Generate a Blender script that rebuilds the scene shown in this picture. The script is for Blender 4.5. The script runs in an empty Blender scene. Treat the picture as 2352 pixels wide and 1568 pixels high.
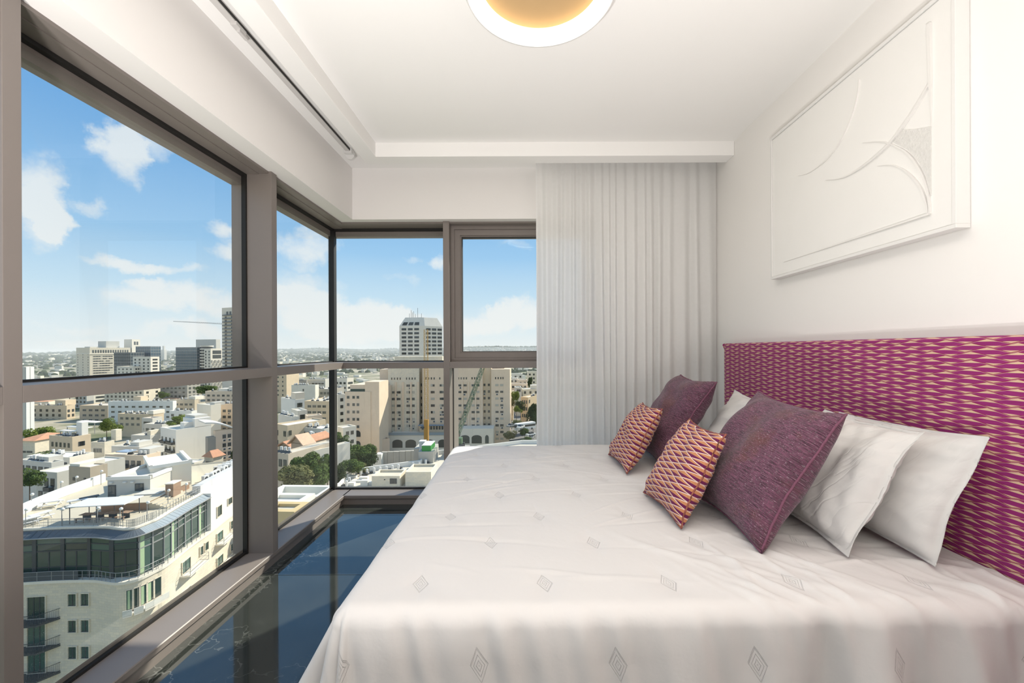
import bpy, bmesh, math, random
import numpy as np
from mathutils import Vector, Matrix

random.seed(7)
C = bpy.context.scene.collection
SC = bpy.context.scene
PI = math.pi

# ------------------------------------------------------------------ camera
FPX, CX, CY, ROLL = 950.0, 1205.0, 802.0, math.radians(-0.25)
CAMZ = 1.32
cam_d = bpy.data.cameras.new('camera')
cam_d.sensor_width = 36.0
cam_d.lens = FPX / 2352.0 * 36.0
cam_d.shift_x = -(CX - 1176.0) / 2352.0
cam_d.shift_y = (CY - 784.0) / 2352.0
cam_d.clip_start = 0.02
cam_d.clip_end = 30000
cam = bpy.data.objects.new('camera', cam_d)
C.objects.link(cam)
cam.matrix_world = Matrix.Translation((0, 0, CAMZ)) @ Matrix.Rotation(PI / 2, 4, 'X') @ Matrix.Rotation(ROLL, 4, 'Z')
SC.camera = cam

def at(px, py, d):
    """the point at depth d (metres in front of the camera) under a pixel of the photograph"""
    dx, dy = px - CX, py - CY
    c, s = math.cos(-ROLL), math.sin(-ROLL)
    x, y = dx * c - dy * s, dx * s + dy * c
    return Vector((x * d / FPX, d, CAMZ - y * d / FPX))

def on_z(px, py, z):
    p = at(px, py, 1.0)
    t = (z - CAMZ) / (p.z - CAMZ)
    return Vector((p.x * t, t, z))

# ------------------------------------------------------------------ view
SC.view_settings.view_transform = 'Standard'
SC.view_settings.look = 'None'
SC.view_settings.gamma = 1.0
SC.view_settings.use_curve_mapping = False
SC.view_settings.exposure = 0.0
SKY_STRENGTH = 1.0
SC.cycles.max_bounces = 8
SC.cycles.diffuse_bounces = 3
SC.cycles.glossy_bounces = 4
SC.cycles.volume_bounces = 1
SC.cycles.transparent_max_bounces = 12
SC.cycles.caustics_reflective = False
SC.cycles.caustics_refractive = False
SUN_STRENGTH = 6.5
LAMP_WATTS = 8.0
FILL_WATTS = 90.0

# ------------------------------------------------------------------ node helpers
class NT:
    def __init__(s, tree):
        s.t = tree; s.n = tree.nodes; s.l = tree.links
    def node(s, typ, **kw):
        nd = s.n.new(typ)
        for k, v in kw.items():
            setattr(nd, k, v)
        return nd
    def put(s, sock, v):
        if isinstance(v, bpy.types.NodeSocket):
            s.l.new(v, sock)
        elif v is not None:
            if hasattr(sock.default_value, '__len__') and not hasattr(v, '__len__'):
                v = (v,) * len(sock.default_value)
            if hasattr(sock.default_value, '__len__') and len(sock.default_value) == 4 and len(v) == 3:
                v = (*v, 1)
            sock.default_value = v
    def m(s, op, a, b=None, c=None, clamp=False):
        nd = s.node('ShaderNodeMath', operation=op, use_clamp=clamp)
        s.put(nd.inputs[0], a)
        if b is not None: s.put(nd.inputs[1], b)
        if c is not None: s.put(nd.inputs[2], c)
        return nd.outputs[0]
    def mix(s, f, a, b, blend='MIX'):
        nd = s.node('ShaderNodeMix', data_type='RGBA', blend_type=blend)
        s.put(nd.inputs[0], f); s.put(nd.inputs[6], a); s.put(nd.inputs[7], b)
        return nd.outputs[2]
    def noise(s, vec, scale, detail=3, rough=0.5, out=0):
        nd = s.node('ShaderNodeTexNoise')
        if vec is not None: s.l.new(vec, nd.inputs['Vector'])
        nd.inputs['Scale'].default_value = scale
        nd.inputs['Detail'].default_value = detail
        nd.inputs['Roughness'].default_value = rough
        return nd.outputs[out]
    def ramp(s, f, stops, interp='LINEAR'):
        nd = s.node('ShaderNodeValToRGB')
        cr = nd.color_ramp; cr.interpolation = interp
        while len(cr.elements) < len(stops): cr.elements.new(0.5)
        for e, (p, c) in zip(cr.elements, stops):
            e.position = p; e.color = (*c, 1) if len(c) == 3 else c
        s.put(nd.inputs[0], f)
        return nd.outputs[0]
    def smooth(s, v, a, b, lo=0.0, hi=1.0):
        nd = s.node('ShaderNodeMapRange', interpolation_type='SMOOTHSTEP')
        s.put(nd.inputs[0], v); nd.inputs[1].default_value = a; nd.inputs[2].default_value = b
        nd.inputs[3].default_value = lo; nd.inputs[4].default_value = hi
        return nd.outputs[0]
    def sep(s, v):
        nd = s.node('ShaderNodeSeparateXYZ'); s.l.new(v, nd.inputs[0]); return nd.outputs
    def comb(s, x, y, z):
        nd = s.node('ShaderNodeCombineXYZ')
        for i, v in enumerate((x, y, z)): s.put(nd.inputs[i], v)
        return nd.outputs[0]
    def coord(s, which):
        return s.node('ShaderNodeTexCoord').outputs[which]
    def bump(s, h, strength=0.3, dist=0.01):
        nd = s.node('ShaderNodeBump'); nd.inputs['Strength'].default_value = strength
        nd.inputs['Distance'].default_value = dist; s.l.new(h, nd.inputs['Height'])
        return nd.outputs[0]

# ------------------------------------------------------------------ sky and sun
SUN_AZ = math.atan2(0.66, 0.75)          # to the right of straight ahead, beyond the back window
SUN_EL = math.radians(40)
world = bpy.data.worlds.new('sky'); SC.world = world
world.use_nodes = True
world.cycles.sampling_method = 'NONE'
w = NT(world.node_tree); w.n.clear()
d = w.node('ShaderNodeTexCoord').outputs['Generated']
dx_, dy_, dz_ = w.sep(d)
az = w.m('ARCTAN2', dx_, dy_)
el = w.m('ARCSINE', dz_)
n1 = w.noise(d, 9.0, 6, 0.62, 1)
nsep = w.node('ShaderNodeSeparateColor'); w.l.new(n1, nsep.inputs[0])
az_w = w.m('ADD', az, w.m('MULTIPLY', w.m('SUBTRACT', nsep.outputs[0], 0.5), 0.16))
el_w = w.m('ADD', el, w.m('MULTIPLY', w.m('SUBTRACT', nsep.outputs[1], 0.5), 0.12))
def sky_dir(px, py):
    v = (at(px, py, 1.0) - Vector((0, 0, CAMZ))).normalized()
    return math.atan2(v.x, v.y), math.asin(v.z)
cloud = None
for (px, py, sx, sy, amp) in [          # the clouds one sees: middle pixel, half sizes in pixels
        (85, 440, 95, 95, 1.0), (45, 500, 110, 70, 0.8), (280, 352, 62, 75, 1.0), (350, 322, 60, 45, 0.7), (225, 478, 40, 25, .6),
        (500, 522, 70, 28, 0.8), (520, 580, 75, 28, 0.9), (340, 612, 150, 24, 0.9), (360, 655, 60, 14, .5), (420, 695, 170, 42, 1.0),
        (700, 560, 90, 45, 0.9), (690, 650, 110, 50, .7), (700, 705, 90, 50, .8), (820, 745, 130, 50, 1.0), (920, 650, 40, 12, .5),
        (1000, 610, 34, 30, 0.8), (930, 603, 30, 12, 0.5), (980, 760, 140, 46, .8), (1110, 735, 70, 30, .7), (1195, 722, 75, 36, 1.0), (1180, 565, 60, 14, .5),
        (150, 745, 130, 16, .6), (210, 785, 130, 22, .8), (450, 770, 120, 24, .8)]:
    a0, e0 = sky_dir(px, py); a1, _ = sky_dir(px + sx, py); _, e1 = sky_dir(px, py - sy)
    u = w.m('MULTIPLY', w.m('SUBTRACT', az_w, a0), 1 / (a1 - a0))
    v = w.m('MULTIPLY', w.m('SUBTRACT', el_w, e0), 1 / (e1 - e0))
    g = w.m('SUBTRACT', amp * 1.1, w.m('MULTIPLY', w.m('ADD', w.m('MULTIPLY', u, u), w.m('MULTIPLY', v, v)), amp * 0.75))
    g = w.m('MAXIMUM', g, 0.0)
    cloud = g if cloud is None else w.m('ADD', cloud, g)
fine = w.noise(d, 16.0, 8, 0.62)
# clouds carried on outside the frame, cover raised there to lift the ambient light
wide = w.m('MULTIPLY', w.smooth(w.noise(d, 3.2, 8, 0.58), 0.44, 0.62), w.smooth(dy_, 0.55, 0.1))
cl = w.m('ADD', w.m('MULTIPLY', cloud, w.m('ADD', 0.25, w.m('MULTIPLY', fine, 1.15))), w.m('MULTIPLY', wide, 0.8))
cl = w.smooth(cl, 0.22, 0.85)
grad = w.ramp(w.smooth(dz_, -0.02, 0.75),
              [(0.0, (0.86, 0.90, 0.90)), (0.016, (0.80, 0.89, 0.93)), (0.08, (0.60, 0.79, 0.93)), (0.22, (0.36, 0.62, 0.90)),
               (0.55, (0.16, 0.42, 0.80)), (1.0, (0.14, 0.32, 0.62))])
# keep ramp in plain elevation steps
cloud_col = w.mix(w.smooth(dz_, 0.0, 0.5), (0.92, 0.93, 0.92), (0.80, 0.87, 0.92))
skycol = w.mix(w.m('MULTIPLY', cl, 0.9), grad, cloud_col)
bg = w.node('ShaderNodeBackground'); w.put(bg.inputs[0], skycol); bg.inputs[1].default_value = SKY_STRENGTH
wo = w.node('ShaderNodeOutputWorld'); w.l.new(bg.outputs[0], wo.inputs[0])

sun_d = bpy.data.lights.new('sun', 'SUN')
sun_d.energy = SUN_STRENGTH; sun_d.angle = math.radians(0.6); sun_d.color = (1.0, 0.94, 0.82)
sun = bpy.data.objects.new('sun', sun_d); C.objects.link(sun)
to_sun = Vector((math.sin(SUN_AZ) * math.cos(SUN_EL), math.cos(SUN_AZ) * math.cos(SUN_EL), math.sin(SUN_EL)))
sun.rotation_euler = (-to_sun).to_track_quat('-Z', 'Y').to_euler()
sun.location = to_sun * 50

# ------------------------------------------------------------------ mesh helpers
class MB:
    """collects shapes that end up as ONE mesh object"""
    def __init__(s):
        s.v = []; s.f = []; s.mi = []
    def add(s, vs, fs, mi=0):
        o = len(s.v); s.v += [tuple(p) for p in vs]
        s.f += [tuple(i + o for i in f) for f in fs]; s.mi += [mi] * len(fs)
        return s
    def box(s, x0, x1, y0, y1, z0, z1, mi=0):
        vs = [(x0, y0, z0), (x1, y0, z0), (x1, y1, z0), (x0, y1, z0), (x0, y0, z1), (x1, y0, z1), (x1, y1, z1), (x0, y1, z1)]
        return s.add(vs, [(3, 2, 1, 0), (4, 5, 6, 7), (0, 1, 5, 4), (1, 2, 6, 5), (2, 3, 7, 6), (3, 0, 4, 7)], mi)
    def bar(s, a, b, r, n=6, mi=0, r2=None):
        a, b = Vector(a), Vector(b); r2 = r if r2 is None else r2
        q = (b - a).to_track_quat('Z', 'Y').to_matrix()
        ring = [q @ Vector((math.cos(2 * PI * (i + .5) / n), math.sin(2 * PI * (i + .5) / n), 0)) for i in range(n)]
        vs = [a + p * r for p in ring] + [b + p * r2 for p in ring]
        fs = [(i, (i + 1) % n, n + (i + 1) % n, n + i) for i in range(n)] + [tuple(reversed(range(n))), tuple(range(n, 2 * n))]
        return s.add(vs, fs, mi)
    def tube(s, pts, r, n=6, mi=0):
        pts = [Vector(p) for p in pts]; vs = []; fs = []
        for k, p in enumerate(pts):
            t = (pts[min(k + 1, len(pts) - 1)] - pts[max(k - 1, 0)]).normalized()
            up = Vector((0, 0, 1)) if abs(t.z) < 0.9 else Vector((1, 0, 0))
            a = t.cross(up).normalized(); b = a.cross(t)
            rr = r[k] if hasattr(r, '__len__') else r
            vs += [p + (a * math.cos(2 * PI * i / n) + b * math.sin(2 * PI * i / n)) * rr for i in range(n)]
        for k in range(len(pts) - 1):
            fs += [(k * n + i, k * n + (i + 1) % n, (k + 1) * n + (i + 1) % n, (k + 1) * n + i) for i in range(n)]
        fs += [tuple(range(n)), tuple(reversed(range((len(pts) - 1) * n, len(pts) * n)))]
        return s.add(vs, fs, mi)
    def lathe(s, prof, n=64, centre=(0, 0), mi=0):
        o = len(s.v); k = len(prof)
        for i in range(n):
            a = 2 * PI * i / n
            s.v += [(centre[0] + r * math.cos(a), centre[1] + r * math.sin(a), z) for r, z in prof]
        for i in range(n):
            j = (i + 1) % n
            for q in range(k - 1):
                s.f.append((o + i * k + q, o + j * k + q, o + j * k + q + 1, o + i * k + q + 1)); s.mi.append(mi)
        return s
    def prism(s, poly, z0, z1, mi=0, side=None):
        n = len(poly); side = mi if side is None else side
        vs = [(x, y, z0) for x, y in poly] + [(x, y, z1) for x, y in poly]
        s.add(vs, [tuple(reversed(range(n))), tuple(range(n, 2 * n))], mi)
        return s.add(vs, [(i, (i + 1) % n, n + (i + 1) % n, n + i) for i in range(n)], side)
    def mesh(s, name, mats, smooth=False):
        me = bpy.data.meshes.new(name); me.from_pydata(s.v, [], s.f)
        for m in (mats if isinstance(mats, (list, tuple)) else [mats]): me.materials.append(m)
        me.polygons.foreach_set('material_index', s.mi)
        if smooth: me.polygons.foreach_set('use_smooth', [True] * len(me.polygons))
        me.update()
        return me
    def build(s, name, mats, parent=None, smooth=False, bevel=0.0, fix=True):
        me = s.mesh(name, mats, smooth)
        if fix:
            bm = bmesh.new(); bm.from_mesh(me); bmesh.ops.recalc_face_normals(bm, faces=bm.faces)
            if bevel:
                bmesh.ops.bevel(bm, geom=[e for e in bm.edges], offset=bevel, segments=2, affect='EDGES', profile=0.6)
            bm.to_mesh(me); bm.free()
        return link(name, me, parent)

def link(name, me, parent=None, loc=None, scale=None, rotz=None):
    o = bpy.data.objects.new(name, me); C.objects.link(o)
    if parent is not None: o.parent = parent
    if loc is not None: o.location = loc
    if scale is not None: o.scale = scale
    if rotz is not None: o.rotation_euler = (0, 0, rotz)
    return o

def tag(o, label=None, cat=None, group=None, kind=None):
    if label: o['label'] = label
    if cat: o['category'] = cat
    if group: o['group'] = group
    if kind: o['kind'] = kind
    return o

def thing(name, label, cat, loc=(0, 0, 0), rotz=0.0, group=None):
    o = bpy.data.objects.new(name, None); C.objects.link(o)
    o.location = loc; o.rotation_euler = (0, 0, rotz); o.empty_display_size = 0.1
    return tag(o, label, cat, group)

def structure(o):
    o['kind'] = 'structure'; return o

# ------------------------------------------------------------------ materials
MATS = {}
def new_mat(name):
    m = bpy.data.materials.new(name); m.use_nodes = True
    t = NT(m.node_tree); t.n.clear()
    out = t.node('ShaderNodeOutputMaterial')
    return m, t, out

def pbsdf(t, out, col=(0.8, 0.8, 0.8), rough=0.6, normal=None, metal=0.0, spec=0.5, **kw):
    b = t.node('ShaderNodeBsdfPrincipled')
    t.put(b.inputs['Base Color'], col); t.put(b.inputs['Roughness'], rough)
    b.inputs['Metallic'].default_value = metal; b.inputs['Specular IOR Level'].default_value = spec
    if normal is not None: t.l.new(normal, b.inputs['Normal'])
    for k, v in kw.items(): t.put(b.inputs[k], v)
    t.l.new(b.outputs[0], out.inputs[0])
    return b

def simple(name, col, rough=0.6, var=0.04, scale=6.0, metal=0.0, spec=0.5, bump=0.0, bscale=200.0):
    """plain material with a little procedural variation of its own colour"""
    if name in MATS: return MATS[name]
    m, t, out = new_mat(name)
    co = t.coord('Object')
    n = t.noise(co, scale, 1.5, 0.55)
    c = t.mix(n, tuple(x * (1 - var) for x in col), tuple(min(1, x * (1 + var)) for x in col))
    nm = t.bump(t.noise(co, bscale, 2), bump, 0.002) if bump else None
    pbsdf(t, out, c, rough, nm, metal, spec)
    MATS[name] = m
    return m
# ================================================================== THE ROOM
XS, XG = -1.545, -1.715       # left glazing: inner edge of sill and mullions, glass plane
YS, YG = 3.525, 3.70          # back glazing: the same
XW = 1.55                     # right wall
YF = -2.60                    # wall behind the camera
ZC, ZB, ZL = 2.845, 2.742, 2.415   # ceiling, beam underside, lintel underside
XP, YP = -1.44, 3.47          # inner faces of the plastered lintels

plaster = simple('white_plaster', (0.88, 0.855, 0.83), 0.85, 0.012, 1.5, spec=0.2)
ceiling_paint = simple('ceiling_paint', (0.95, 0.935, 0.91), 0.9, 0.01, 1.2, spec=0.2)
alu = simple('taupe_aluminium', (0.215, 0.187, 0.17), 0.42, 0.03, 3.0, spec=0.45)
gasket = simple('black_rubber_gasket', (0.012, 0.011, 0.010), 0.6, 0.05)

def glass_mat():
    m, t, out = new_mat('window_glass')
    co = t.coord('Object')
    tr = t.node('ShaderNodeBsdfTransparent'); tr.inputs[0].default_value = (0.975, 0.985, 0.98, 1)
    gl = t.node('ShaderNodeBsdfGlossy'); gl.inputs['Roughness'].default_value = 0.0
    fr = t.node('ShaderNodeFresnel'); fr.inputs[0].default_value = 1.45
    mx = t.node('ShaderNodeMixShader'); t.l.new(t.m('MULTIPLY', fr.outputs[0], 0.06), mx.inputs[0])
    t.l.new(tr.outputs[0], mx.inputs[1]); t.l.new(gl.outputs[0], mx.inputs[2])
    # dried rain specks and a thin film of dust on the outer face
    vo = t.node('ShaderNodeTexVoronoi'); vo.inputs['Scale'].default_value = 170.0; t.l.new(co, vo.inputs['Vector'])
    speck = t.m('MULTIPLY', t.smooth(vo.outputs['Distance'], 0.16, 0.10), t.smooth(t.noise(co, 2.3, 0), 0.46, 0.62))
    z = t.sep(co)[2]
    low = t.smooth(z, 1.3, 0.2)
    dust = t.m('MULTIPLY', t.m('ADD', t.m('MULTIPLY', speck, 0.5), 0.015), t.m('ADD', 0.12, t.m('MULTIPLY', low, 0.5)))
    df = t.node('ShaderNodeBsdfTranslucent'); df.inputs[0].default_value = (0.8, 0.8, 0.76, 1)
    m2 = t.node('ShaderNodeMixShader'); t.l.new(dust, m2.inputs[0])
    t.l.new(mx.outputs[0], m2.inputs[1]); t.l.new(df.outputs[0], m2.inputs[2])
    t.l.new(m2.outputs[0], out.inputs[0])
    return m
glass = glass_mat()

# ---- floor: polished dark marble in large tiles
def marble():
    m, t, out = new_mat('dark_green_marble')
    co = t.coord('Object')
    oi = t.node('ShaderNodeObjectInfo')
    co2 = t.node('ShaderNodeVectorMath', operation='ADD'); t.l.new(co, co2.inputs[0])
    t.l.new(t.comb(t.m('MULTIPLY', oi.outputs['Random'], 37.0), t.m('MULTIPLY', oi.outputs['Random'], 91.0), 0.0), co2.inputs[1])
    v = co2.outputs[0]
    base = t.mix(t.noise(v, 4.0, 6, 0.6), (0.018, 0.021, 0.019), (0.050, 0.056, 0.050))
    wv = t.noise(v, 1.6, 5, 0.62)
    vein = t.smooth(t.m('ABSOLUTE', t.m('SUBTRACT', wv, 0.5)), 0.006, 0.0005)
    wv2 = t.noise(v, 4.2, 4, 0.6)
    vein2 = t.smooth(t.m('ABSOLUTE', t.m('SUBTRACT', wv2, 0.53)), 0.008, 0.001)
    patch = t.smooth(t.noise(v, 1.1, 2), 0.48, 0.66)
    vv = t.m('MULTIPLY', t.m('ADD', t.m('MULTIPLY', vein, 0.32), t.m('MULTIPLY', vein2, 0.12)), patch)
    c = t.mix(vv, base, (0.42, 0.43, 0.40))
    rough = t.m('ADD', 0.035, t.m('MULTIPLY', t.noise(v, 6.0, 3), 0.05))
    pbsdf(t, out, c, rough, None, 0.0, 0.85, IOR=1.62)
    return m
marble_m = marble()
grout_m = simple('dark_grout', (0.10, 0.105, 0.09), 0.8, 0.05)
flo = structure(MB().box(XG + 0.02, XW + 0.1, YF - 0.1, YG, -0.25, -0.012).build('floor', grout_m))
yt = [3.475 - 0.0, 3.30, 2.43, 1.55, 0.67, -0.21, -1.09, -1.97, YF]
xt = [-1.64, -0.42, 0.80, XW]
for i in range(len(yt) - 1):
    for j in range(len(xt) - 1):
        g = 0.0014
        y1 = YG - 0.1 if i == 0 else yt[i] - g
        MB().box(xt[j] + g, xt[j + 1] - g, yt[i + 1] + g, y1, -0.02, 0.0).build('floor_tile', marble_m, flo, bevel=0.0006)

# ---- walls and ceiling
structure(MB().box(XW, XW + 0.25, YF - 0.25, YG + 0.07, -0.25, ZC + 0.3).build('wall_right', plaster))
structure(MB().box(XG - 0.07, XW + 0.25, YF - 0.25, YF, -0.25, ZC + 0.3).build('wall_front', simple('dark_unseen_wall', (0.16, 0.12, 0.09), 0.5, 0.15, 4)))  # unseen wall, coloured dark to cut the bounce from behind the camera
structure(MB().box(XG - 0.07, XP, YF, YG + 0.07, ZL, ZC + 0.3)
          .box(XG - 0.07, XS + 0.02, YF, -1.45, -0.25, ZL).build('wall_left', plaster))
structure(MB().box(XP, XW, YP, YG + 0.07, ZL, ZC + 0.3)
          .box(0.66, XW, YP, YG + 0.07, -0.25, ZL).build('wall_back', plaster))  # solid part behind the curtain widened to keep the sun off it
structure(MB().box(XG - 0.07, XW + 0.25, YF - 0.25, YG + 0.07, ZC, ZC + 0.25).build('ceiling', ceiling_paint))
# dropped beam that hides the curtain rails
XB0, XB1, YB0, YB1 = -1.202, -1.091, 3.045, 3.165
structure(MB().add([(XB0, YF, ZB), (XB1, YF, ZB), (XB1, YB0, ZB), (XW, YB0, ZB), (XW, YB1, ZB), (XB0, YB1, ZB),
                    (XB0, YF, ZC + .02), (XB1, YF, ZC + .02), (XB1, YB0, ZC + .02), (XW, YB0, ZC + .02), (XW, YB1, ZC + .02), (XB0, YB1, ZC + .02)],
                   [(0, 1, 2, 3, 4, 5), (6, 7, 8, 9, 10, 11)] + [(i, (i + 1) % 6, 6 + (i + 1) % 6, 6 + i) for i in range(6)])
          .build('trim_1', ceiling_paint, bevel=0.004))

# ---- glazing
TZ0, TZ1 = 1.162, 1.215      # transom
SZ = 0.08                    # sill top
# left wall window: frame pieces are its children
win1 = structure(MB().box(XG - 0.075, XG - 0.005, -1.45, YG + 0.075, -0.25, SZ - 0.02).build('window_1', alu))
def part(mb, name, mat, parent, bevel=0.0):
    return mb.build(name, mat, parent, bevel=bevel)
# sill: top ledge with a lip, recessed plinth, outer sloped strip and rubber line
sill_prof = [(XG + 0.012, SZ + 0.0), (XS - 0.004, SZ), (XS, SZ - 0.004), (XS, SZ - 0.026), (XS - 0.012, SZ - 0.030), (XS - 0.012, 0.0), (XG + 0.012, 0.0)]
def sill_left(y0, y1):
    mb = MB(); n = len(sill_prof)
    vs = [(x, y0, z) for x, z in sill_prof] + [(x, y1 - (x - XS) * 0 , z) for x, z in sill_prof]
    mb.add(vs, [tuple(range(n)), tuple(reversed(range(n, 2 * n)))] + [(i, (i + 1) % n, n + (i + 1) % n, n + i) for i in range(n)])
    return mb
part(sill_left(-1.45, YG - 0.012), 'sill', alu, win1)
part(MB().box(XG - 0.004, XG + 0.014, -1.45, YG - 0.014, 0.03, SZ + 0.012), 'gasket', gasket, win1)
part(MB().add([(XG - 0.075, -1.45, SZ - .02), (XG - 0.075, YG + .075, SZ - .02), (XG - 0.006, YG, SZ + .03), (XG - 0.006, -1.45, SZ + .03),
               (XG - 0.006, -1.45, SZ - .02), (XG - 0.006, YG, SZ - .02)], [(0, 1, 2, 3), (3, 2, 5, 4), (0, 3, 4), (1, 5, 2), (0, 4, 5, 1)]), 'outer_sill_strip', alu, win1)
# head
part(MB().box(XG + 0.02, XS - 0.018, -1.45, YG - 0.02, ZL - 0.014, ZL + 0.02)
     .box(XG + 0.02, XS - 0.075, -1.45, YG - 0.02, ZL - 0.018, ZL), 'head_frame', alu, win1)
part(MB().box(XG - 0.01, XG + 0.021, -1.45, YG - 0.02, ZL - 0.034, ZL + 0.02), 'gasket', gasket, win1)
part(MB().box(XG - 0.07, XG - 0.006, -1.45, YG + 0.07, 2.330, ZL + 0.02), 'outer_head_frame', alu, win1)
mull_y = [(-0.075, -0.025), (1.225, 1.273), (2.53, 2.584)]
for (a, b) in mull_y:
    part(MB().box(XG + 0.02, XS, a, b, SZ - 0.002, ZL + 0.01), 'mullion', alu, win1, 0.0015)
    part(MB().box(XG - 0.07, XG - 0.006, a - 0.006, b + 0.006, SZ, ZL), 'outer_mullion', alu, win1)
    part(MB().box(XG - 0.006, XG + 0.02, a - 0.012, b + 0.012, SZ, ZL), 'gasket', gasket, win1)
segs = [(-1.45, -0.075), (-0.025, 1.225), (1.273, 2.53), (2.584, YG)]
for k, (a, b) in enumerate(segs):
    e = b if k < 3 else YS
    # transom: the last one is mitred into the back transom
    if k < 3:
        part(MB().box(XG + 0.012, XS, a, b, TZ0, TZ1), 'transom', alu, win1, 0.0012)
    else:
        mb = MB(); pl = [(XG + 0.012, a), (XS, a), (XS, YS), (XG + 0.012, YG - 0.012)]
        mb.prism(pl, TZ0, TZ1); part(mb, 'transom', alu, win1, 0.0012)
    part(MB().box(XG - 0.006, XG + 0.016, a, b, TZ1 - 0.01, TZ1 + 0.009), 'gasket', gasket, win1)
    part(MB().box(XG - 0.003, XG + 0.003, a, b, SZ, TZ0 + 0.02), 'pane', glass, win1)
    part(MB().box(XG - 0.003, XG + 0.003, a, b, TZ1 - 0.02, 2.36), 'pane', glass, win1)
part(MB().box(XG - 0.022, XG + 0.026, YG - 0.03, YG + 0.02, SZ - 0.01, ZL), 'corner_post', gasket, win1)

# back wall window
XR = 0.66
win2 = structure(MB().box(XG, XR, YG + 0.005, YG + 0.075, -0.25, SZ - 0.02).build('window_2', alu))
pr = [(YG - 0.012, SZ), (YS + 0.004, SZ), (YS, SZ - 0.004), (YS, SZ - 0.026), (YS + 0.012, SZ - 0.030), (YS + 0.012, 0.0), (YG - 0.012, 0.0)]
mb = MB(); n = len(pr)
mb.add([(XS - 0.014, y, z) for y, z in pr] + [(XR, y, z) for y, z in pr],
       [tuple(range(n)), tuple(reversed(range(n, 2 * n)))] + [(i, (i + 1) % n, n + (i + 1) % n, n + i) for i in range(n)])
part(mb, 'sill', alu, win2)
part(MB().box(XG, XR, YG - 0.014, YG + 0.004, 0.03, SZ + 0.012), 'gasket', gasket, win2)
part(MB().add([(XG - .075, YG + .075, SZ - .02), (XR, YG + .075, SZ - .02), (XR, YG + .006, SZ + .02), (XG, YG + .006, SZ + .02), (XG, YG + .006, SZ - .02), (XR, YG + .006, SZ - .02)],
              [(0, 1, 2, 3), (3, 2, 5, 4), (0, 3, 4), (1, 5, 2), (0, 4, 5, 1)]), 'outer_sill_strip', simple('white_sill_metal', (0.75, 0.74, 0.72), 0.5), win2)
part(MB().box(XS - 0.02, XR, YS + 0.018, YG - 0.02, ZL - 0.014, ZL + 0.02), 'head_frame', alu, win2)
part(MB().box(XG, XR, YG - 0.021, YG + 0.01, ZL - 0.036, ZL + 0.02), 'gasket', gasket, win2)
part(MB().box(XG - 0.07, XR, YG + 0.006, YG + 0.07, 2.335, ZL + 0.02), 'outer_head_frame', alu, win2)
bm_x = [(-0.692, -0.640), (0.60, 0.652)]
for (a, b) in bm_x:
    part(MB().box(a, b, YS, YG - 0.02, SZ - 0.002, ZL + 0.01), 'mullion', alu, win2, 0.0015)
    # unseen fin added outside the mullion to shade sill, floor and curtain
    part(MB().box(a + 0.004, b - 0.004, YG + 0.006, YG + 0.315, -0.25, ZL + 0.2), 'added_shade_fin', alu, win2)
    part(MB().box(a - 0.006, b + 0.006, YG - 0.02, YG + 0.006, SZ, ZL), 'gasket', gasket, win2)
bsegs = [(XG, -0.692), (-0.640, 0.60)]
for k, (a, b) in enumerate(bsegs):
    if k == 0:
        mb = MB(); mb.prism([(XS, YS), (b, YS), (b, YG - 0.012), (XG + 0.012, YG - 0.012)], TZ0, TZ1); part(mb, 'transom', alu, win2, 0.0012)
    else:
        part(MB().box(a, b, YS, YG - 0.012, TZ0, TZ1), 'transom', alu, win2, 0.0012)
    part(MB().box(a, b, YG - 0.016, YG + 0.006, TZ1 - 0.01, TZ1 + 0.009), 'gasket', gasket, win2)
    part(MB().box(a, b, YG - 0.003, YG + 0.003, SZ, TZ0 + 0.02), 'pane', glass, win2)
    if k != 1:
        part(MB().box(a, b, YG - 0.003, YG + 0.003, TZ1 - 0.02, 2.36), 'pane', glass, win2)
# the opening light in the middle bay: fixed surround and hinged sash
a, b = bsegs[1]
def ring_y(mb, x0, x1, z0, z1, t, y0, y1):
    mb.box(x0, x0 + t, y0, y1, z0, z1).box(x1 - t, x1, y0, y1, z0, z1)
    mb.box(x0 + t, x1 - t, y0, y1, z0, z0 + t).box(x0 + t, x1 - t, y0, y1, z1 - t, z1)
    return mb
part(ring_y(MB(), a, b, TZ1, ZL - 0.014, 0.030, YS + 0.085, YG + 0.02), 'casement_surround', alu, win2)
cas = part(ring_y(ring_y(MB(), a + 0.028, b - 0.028, TZ1 + 0.026, ZL - 0.042, 0.050, YS + 0.105, YG + 0.03), a + 0.074, b - 0.074, TZ1 + 0.072, ZL - 0.088, 0.014, YS + 0.120, YG + 0.03), 'casement', alu, win2)
part(ring_y(MB(), a + 0.086, b - 0.086, TZ1 + 0.084, ZL - 0.100, 0.006, YS + 0.130, YG), 'gasket', gasket, cas)
part(MB().box(a + 0.08, b - 0.08, YG - 0.003, YG + 0.003, TZ1 + 0.08, ZL - 0.095), 'pane', glass, cas)

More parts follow.
